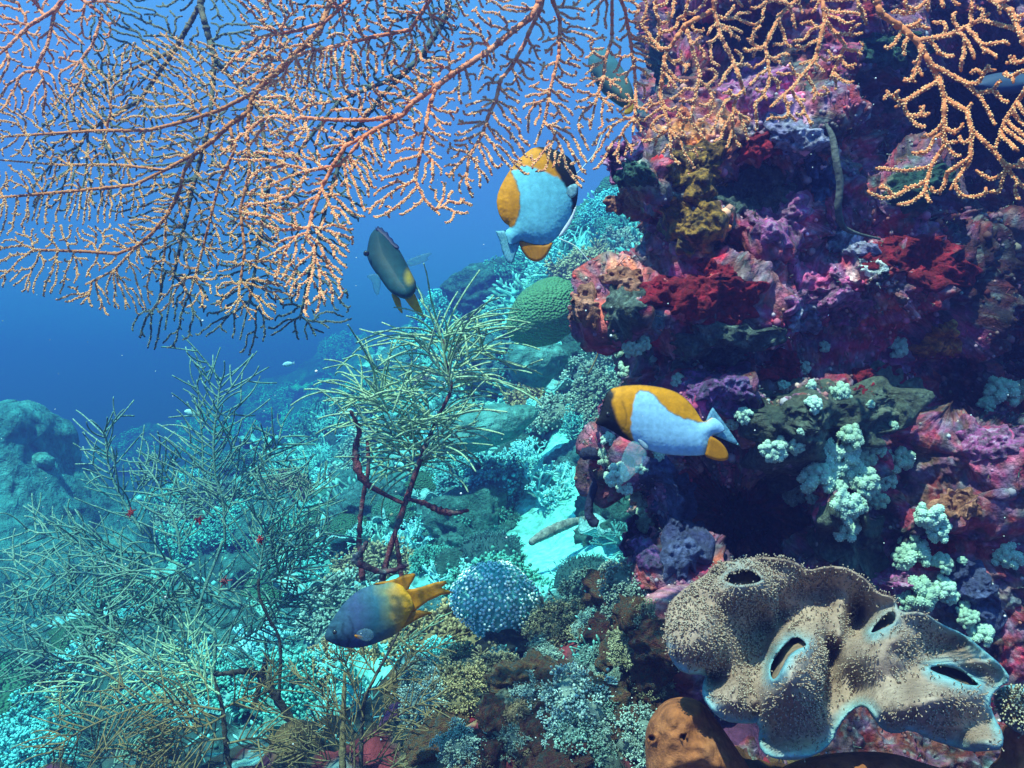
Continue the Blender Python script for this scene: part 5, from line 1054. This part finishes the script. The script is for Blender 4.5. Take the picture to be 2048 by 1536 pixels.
big_dome(1075, 720, 3.0, 60, 52, 0, M_longb, 'boulder', 'dark rounded boulder below the brain coral', 'boulder', 54, .2)
# white dotted leather coral
r = root('toadstool_coral', P(1000, 1260, 1.5).tolist(), 'rounded coral covered in white polyp dots beside the dark cave mouth', 'coral')
T, F = ICO[5]; u = K * 1.5; v = T * (1 + .13 * fbm(T, 1.5, 3, 61))[:, None] * np.array((84, 66, 72)) * u; v = v + P(990, 1200, 1.5)
capo = under(mk('cap', v, [F], mat('toadstool_skin', [(.16, .58, .55), (.24, .68, .64)], 10, fine=(60, .4), bump=(80, .5, .01), rough=.85)), r)
rg = np.random.default_rng(62); p_, n_, _ = surf_scatter(v, F, (np.asarray(v[:, 1]) < 1.53) * 1.0 + 1e-6, 5000, rg); kp = [0]
for k in range(1, len(p_)):
    if np.linalg.norm(p_[kp] - p_[k], axis=1).min() > .0052: kp.append(k)
p_, n_ = p_[kp], n_[kp]; g = Geo(); stalks(g, p_, n_, .006, .0014, rg, (.14, .56, .53), (.78, .96, .94), 1.9, 6, .15)
q = g.build('polyps', M_fuzz); under(q, r); q['kind'] = 'stuff'
g = Geo(); tube(g, P(np.array([1000, 1005, 1010, 1010]), np.array([1230, 1265, 1300, 1340]), 1.53), np.array((46, 34, 38, 46)) * u, 16, lump=.06, rng=rg); under(g.build('stalk', M_longb), r)
# near-black solid added for the shaded hole under it
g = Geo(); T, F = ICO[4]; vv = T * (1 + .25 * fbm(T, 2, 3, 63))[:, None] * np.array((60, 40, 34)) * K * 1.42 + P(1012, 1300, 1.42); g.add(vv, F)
tag(centre(g.build('boulder', mat('hole_shade', [(.006, .012, .014), (.014, .025, .028)], 12, fine=(60, .5), bump=(50, .8, .02), rough=.95))), 'near-black solid painted as the shaded hollow under the white dotted coral', 'boulder')
for (px, py, s, me, nm, lb, ct, tl) in [
    (1168, 1165, 62, FUZ[0], 'bush_coral', 'dark bristly mound right of the white dotted coral', 'coral', .3), (1100, 855, 88, BRA[0], 'soft_coral_tree', 'pale feathery branching coral left of the striped fish head', 'coral', .2), (1180, 870, 66, BRA[1], 'soft_coral_tree', 'pale feathery coral just left of the striped fish mouth', 'coral', .2),
    (990, 985, 95, CAU[4], 'cauliflower_coral', 'wide fuzzy pale green coral head above the sand patch', 'coral', .2), (930, 960, 60, CAU[0], 'cauliflower_coral', 'fuzzy coral head left of the wide pale one', 'coral', .2), (1080, 950, 52, BRA[2], 'soft_coral_tree', 'small branching coral above the bright sand', 'coral', .2), (1085, 985, 40, PLA[0], 'plate_coral', 'small pale ruffled plate above the bright sand', 'coral', .5),
    (660, 1040, 48, DOM[0], 'dome_coral', 'round green coral dome at left of the bare stem, topmost', 'coral', .1), (700, 1080, 58, DOM[1], 'dome_coral', 'big round green coral dome left of the bare stem', 'coral', .1), (650, 1110, 48, DOM[1], 'dome_coral', 'green coral dome behind the right twigs of the tall left bush', 'coral', .1), (860, 985, 55, DOM[0], 'dome_coral', 'dim green coral dome right of the bare stem', 'coral', .1), (790, 1030, 44, DOM[1], 'dome_coral', 'dim green dome directly behind the bare stem', 'coral', .1),
    (770, 725, 46, PLA[1], 'plate_coral', 'pale lettuce coral behind the left top of the middle bush', 'coral', .6), (700, 910, 42, MOU[0], 'boulder', 'pale lumpy rock behind the red crusted branch', 'boulder', .2), (690, 960, 36, MOU[1], 'boulder', 'pale lower rock behind the red crusted branch', 'boulder', .2), (905, 625, 44, CAU[4], 'cauliflower_coral', 'pale coral head at the top of the slope right of the middle damselfish', 'coral', .2),
    (1130, 690, 44, BRA[1], 'soft_coral_tree', 'pale frosted coral below the brain coral', 'coral', .2), (1000, 820, 60, PLA[0], 'plate_coral', 'pale fan shaped plate on top of the long boulder', 'coral', .5), (960, 1050, 70, CAU[4], 'cauliflower_coral', 'fuzzy teal coral head left of the sand patch', 'coral', .2), (900, 1090, 70, BRA[3], 'soft_coral_tree', 'dull teal branching coral between stem and sand patch', 'coral', .2),
    (870, 1130, 50, CAU[1], 'cauliflower_coral', 'teal coral head above the tail of the lower damselfish', 'coral', .2), (780, 1120, 34, PLA[1], 'plate_coral', 'very pale plate behind the lower bare sticks', 'coral', .6), (890, 1320, 36, PLA[0], 'plate_coral', 'pale cup right of the thin twigs below the damselfish', 'coral', .7), (830, 1335, 26, PLA[1], 'plate_coral', 'small white plate below the damselfish belly', 'coral', .7), (900, 1215, 44, BRA[1], 'soft_coral_tree', 'pale cluster at left foot of the white dotted coral', 'coral', .2)]:
    hh = hit(px, py, 'ground')
    if hh: put(nm, me, hh[0], hh[1], s * K * hh[2], lb, ct, tilt=tl, sink=0)
whip([(1062,1085),(1090,1068),(1130,1050),(1170,1038)], [2.18, 2.22, 2.28, 2.34], [7, 11, 11, 6], mat('cucumber', [(.16, .24, .24), (.34, .44, .42)], 30, fine=(90, .5), bump=(60, .9, .02), rough=.85), 'sea_cucumber', 'long grey sea cucumber lying on the bright sand', 'sea cucumber')

# left pinnacle in the haze
nr_, na_ = 120, 120; zt = np.linspace(-.9, .82, nr_)[:, None]; aa = np.linspace(0, 2 * math.pi, na_, endpoint=False)[None]
c0 = P(-50, 1010, 4.2); zz = c0[2] - .15 + zt * 1.2 + 0 * aa; prof = 1.18 * np.interp(zt[:, 0], [-.9, -.5, -.1, .1, .25, .35, .45, .53, .57], [1.1, .92, .70, .48, .36, .31, .25, .14, .0])[:, None]
vv = np.stack([c0[0] + prof * np.cos(aa), c0[1] + prof * np.sin(aa), np.minimum(zz, c0[2] + .42)], -1).reshape(-1, 3); vv[:, :2] += (.10 * fbm(vv, 2.2, 4, 71))[:, None] * (vv[:, :2] - c0[:2]) / (np.linalg.norm(vv[:, :2] - c0[:2], axis=1)[:, None] + .05); vv += .03 * np.stack([fbm(vv, 9, 3, 72), fbm(vv, 9, 3, 73), fbm(vv, 9, 3, 74)], 1)
i_ = np.arange(nr_ - 1)[:, None] * na_; j = np.arange(na_)[None]; k = (j + 1) % na_; qd = np.stack([i_ + j, i_ + k, i_ + na_ + k, i_ + na_ + j], -1).reshape(-1, 4)
pin = mk('coral_pinnacle', vv, [qd], mat('pinnacle', [(.02, .14, .15), (.04, .22, .23), (.08, .31, .31)], 5, fine=(22, .5), bump=(16, .9, .08), rough=.9)); tag(centre(pin), 'hazy blue green coral pillar at the left edge', 'coral')  # blue green of the watery haze is put into this colour
big_dome(84, 922, 4.05, 24, 18, 0, M_longb, 'sponge', 'small pale knob at the side of the hazy left pillar', 'sponge', 75, .15, 4)

# scattered growth over the slope
sc_r = random.Random(9)
KIND = [('boulder', MOU, 'rough encrusted boulder among the corals on the hazy slope', 'boulder', 'boulders on the hazy slope', (.05, .14)), ('cauliflower_coral', CAU, 'cauliflower shaped coral head on the hazy slope', 'coral', 'coral heads on the hazy slope', (.05, .13)),
        ('soft_coral_tree', BRA, 'branching coral thicket on the hazy slope', 'coral', 'branching corals on the hazy slope', (.06, .15)), ('dome_coral', DOM, 'rounded dull green coral dome on the hazy slope', 'coral', 'coral domes on the hazy slope', (.06, .15)), ('plate_coral', PLA, 'pale ruffled plate coral on the hazy slope', 'coral', 'plate corals on the hazy slope', (.04, .10)), ('bush_coral', FUZ, 'bristly dark coral mound on the hazy slope', 'coral', 'bristly corals on the hazy slope', (.04, .10))]
wts = [3, 7, 7, 2, 3, 1]; cnt = 0; tries = 0; used = []
while cnt < 250 and tries < 6000:
    tries += 1; px = sc_r.uniform(-60, 1290); py = sc_r.uniform(380, 1540); hh = hit(px, py, 'ground')
    if not hh or hh[2] < 1.75 or hh[2] > 26: continue
    if math.hypot((px - 1105) / 105, (py - 1065) / 75) < 1: continue
    if any((hh[0] - u_).length < .05 + .016 * hh[2] for u_ in used): continue
    used.append(hh[0].copy()); kd = sc_r.choices(KIND, wts)[0]; s = sc_r.uniform(*kd[5]) * (.6 + .19 * hh[2]); random.seed(1000 + cnt)
    put(kd[0], sc_r.choice(kd[1]), hh[0], hh[1], s, kd[2], kd[3], kd[4], tilt=.35, sink=.05); cnt += 1
# frilly soft corals over the foreground rock, bottom centre
fr = [(835, 1290), (960, 1330), (1060, 1290), (1130, 1240), (1200, 1170), (1290, 1180), (1325, 1240), (1335, 1400), (1290, 1536), (930, 1560), (860, 1470), (840, 1380)]
cnt = 0; tries = 0; used = []
while cnt < 46 and tries < 5000:
    tries += 1; px = sc_r.uniform(830, 1340); py = sc_r.uniform(1160, 1560)
    if not inside(np.array([(px, py)]), fr)[0]: continue
    hh = hit(px, py)
    if not hh or hh[2] > 2.0 or any((hh[0] - u_).length < .019 for u_ in used): continue
    used.append(hh[0].copy()); random.seed(3000 + cnt); warm = sc_r.random()
    put('soft_coral', CAU[3] if px < 1130 and warm < .4 else sc_r.choice(CAU[5:]), hh[0], (hh[1] * .5 + Vector((0, -.6, .5))).normalized(), sc_r.choice((.014, .020, .026, .040)) * sc_r.uniform(.85, 1.2), 'small frilly soft coral head on the foreground rock between leather coral and tan bush', 'soft coral', 'frilly soft corals on the foreground rock', sink=-.1); cnt += 1
M_rub = mat('rubble', [(.03, .02, .02), (.16, .05, .04), (.22, .12, .06), (.07, .12, .10), (.30, .26, .22)], 5, fine=(22, .6), bump=(18, .9, .06), rough=.9, var=.4)
RUB = [t_mound(M_rub, s_, .42, 2.2, .8, .25, 4) for s_ in (81, 82, 83)]; cnt = 0; tries = 0; used = []
while cnt < 44 and tries < 4000:
    tries += 1; px = sc_r.uniform(830, 1340); py = sc_r.uniform(1180, 1560)
    if not inside(np.array([(px, py)]), fr)[0]: continue
    hh = hit(px, py)
    if not hh or hh[2] > 1.8 or any((hh[0] - u_).length < .03 for u_ in used): continue
    used.append(hh[0].copy()); random.seed(5000 + cnt); put('rubble_rock', sc_r.choice(RUB), hh[0], hh[1], sc_r.uniform(.012, .034), 'knobbly brown and red encrusted rubble piece on the foreground rock beside the frilly corals', 'rock', 'encrusted rubble on the foreground rock', sink=-.1, sc=(1.2, .9, .9)); cnt += 1
# lumps of sponge among them
for k, (px, py, rx, ry, m, lb) in enumerate([(1010, 1395, 50, 34, E_gre, 'grey lump among the frilly soft corals'), (1130, 1420, 44, 30, E_och, 'tan lump among the frilly soft corals'), (1040, 1470, 46, 34, E_gre, 'grey green lump at the bottom among the soft corals'), (1210, 1440, 30, 24, E_pur, 'purple spot among the frilly soft corals'), (1225, 1195, 26, 30, E_red, 'red sponge beside the dark bristly mound'), (1140, 1240, 20, 18, E_red, 'small red sponge right of the white dotted coral'), (1090, 1530, 40, 30, E_blu, 'blue grey lump at the bottom edge'), (900, 1440, 40, 26, E_crim, 'dark red crust beside the tan twigs'), (1305, 1470, 22, 40, E_crim, 'dark red crust left of the brown sponge with openings')]):
    encrust(px, py, rx, ry, .014, m, 'encrusting_sponge', lb, 'sponge', 500 + k, which='both')
# red flecks caught in the tall left bush
for k, (a, b, lb) in enumerate([(510, 535, 'dark red feather star curled at the left top of the tall bush'), (775, 570, 'red feather star curled in the middle of the tall bush'), (1015, 640, 'bright red feather star on the right of the tall bush'), (880, 805, 'pinkish red feather star low in the tall bush')]):
    px, py = c7([(a, b)])[0]; rg = np.random.default_rng(600 + k); g = Geo(); c = P(px, py, 1.33); cc = np.array((.16, .012, .018)) if k < 2 else np.array((.32, .025, .02)) if k == 2 else np.array((.26, .08, .07))
    for _ in range(26):
        dr = rg.normal(0, 1, 3); dr /= np.linalg.norm(dr); s = np.linspace(0, 1, 7)[:, None]; bend = rg.normal(0, .6, 3); tube(g, c + (dr * s * rg.uniform(.3, 1) + bend * s * s) * .0045, np.linspace(.0013, .0007, 7), 4, C=np.tile(cc * rg.uniform(.6, 1.3), (7, 1)))
    tag(centre(g.build('feather_star', M_fuzz)), lb, 'feather star')

# specks drifting in the water
rg = np.random.default_rng(99); n_ = 420; dq = rg.uniform(.45, 3.0, n_) ; pq = P(rg.uniform(-100, 2150, n_), rg.uniform(0, 1536, n_), dq); ok = np.array([(lambda h: h is None or h[2] > 1.05 * d_)(hit((p[0] / (K * p[1])) + 1024, 768 - (p[2] - CAMZ) / (K * p[1]))) for p, d_ in zip(pq, dq)])
g = Geo(); blobs(g, pq[ok], rg.uniform(.0004, .0011, ok.sum()) * (.5 + .5 * dq[ok]), 1); sn = g.build('drifting_specks', mat('speck', [(.55, .62, .60), (.7, .76, .72)], 20, fine=None, bump=None)); sn['kind'] = 'stuff'
# ------------------------------------------------------------------ the water itself
g = Geo(); lo, hi = np.array((-52, -1.2, -6.0)), np.array((32, 48, 2.95))
q = np.array([(x_, y_, z_) for z_ in (0, 1) for y_ in (0, 1) for x_ in (0, 1)]); g.add(lo + q * (hi - lo), None, [(0, 2, 3, 1), (4, 5, 7, 6), (0, 1, 5, 4), (2, 6, 7, 3), (0, 4, 6, 2), (1, 3, 7, 5)])
mh = bpy.data.materials.new('haze'); mh.use_nodes = True; t = mh.node_tree; t.nodes.remove(t.nodes['Principled BSDF']); pv = t.nodes.new('ShaderNodeVolumePrincipled'); t.links.new(pv.outputs[0], t.nodes['Material Output'].inputs['Volume'])
pv.inputs['Color'].default_value = (.11, .118, .53, 1); pv.inputs['Density'].default_value = .205; pv.inputs['Anisotropy'].default_value = 0.52; pv.inputs['Absorption Color'].default_value = (0, .56, .82, 1)
hz = g.build('haze', mh, smooth=False); hz['kind'] = 'stuff'
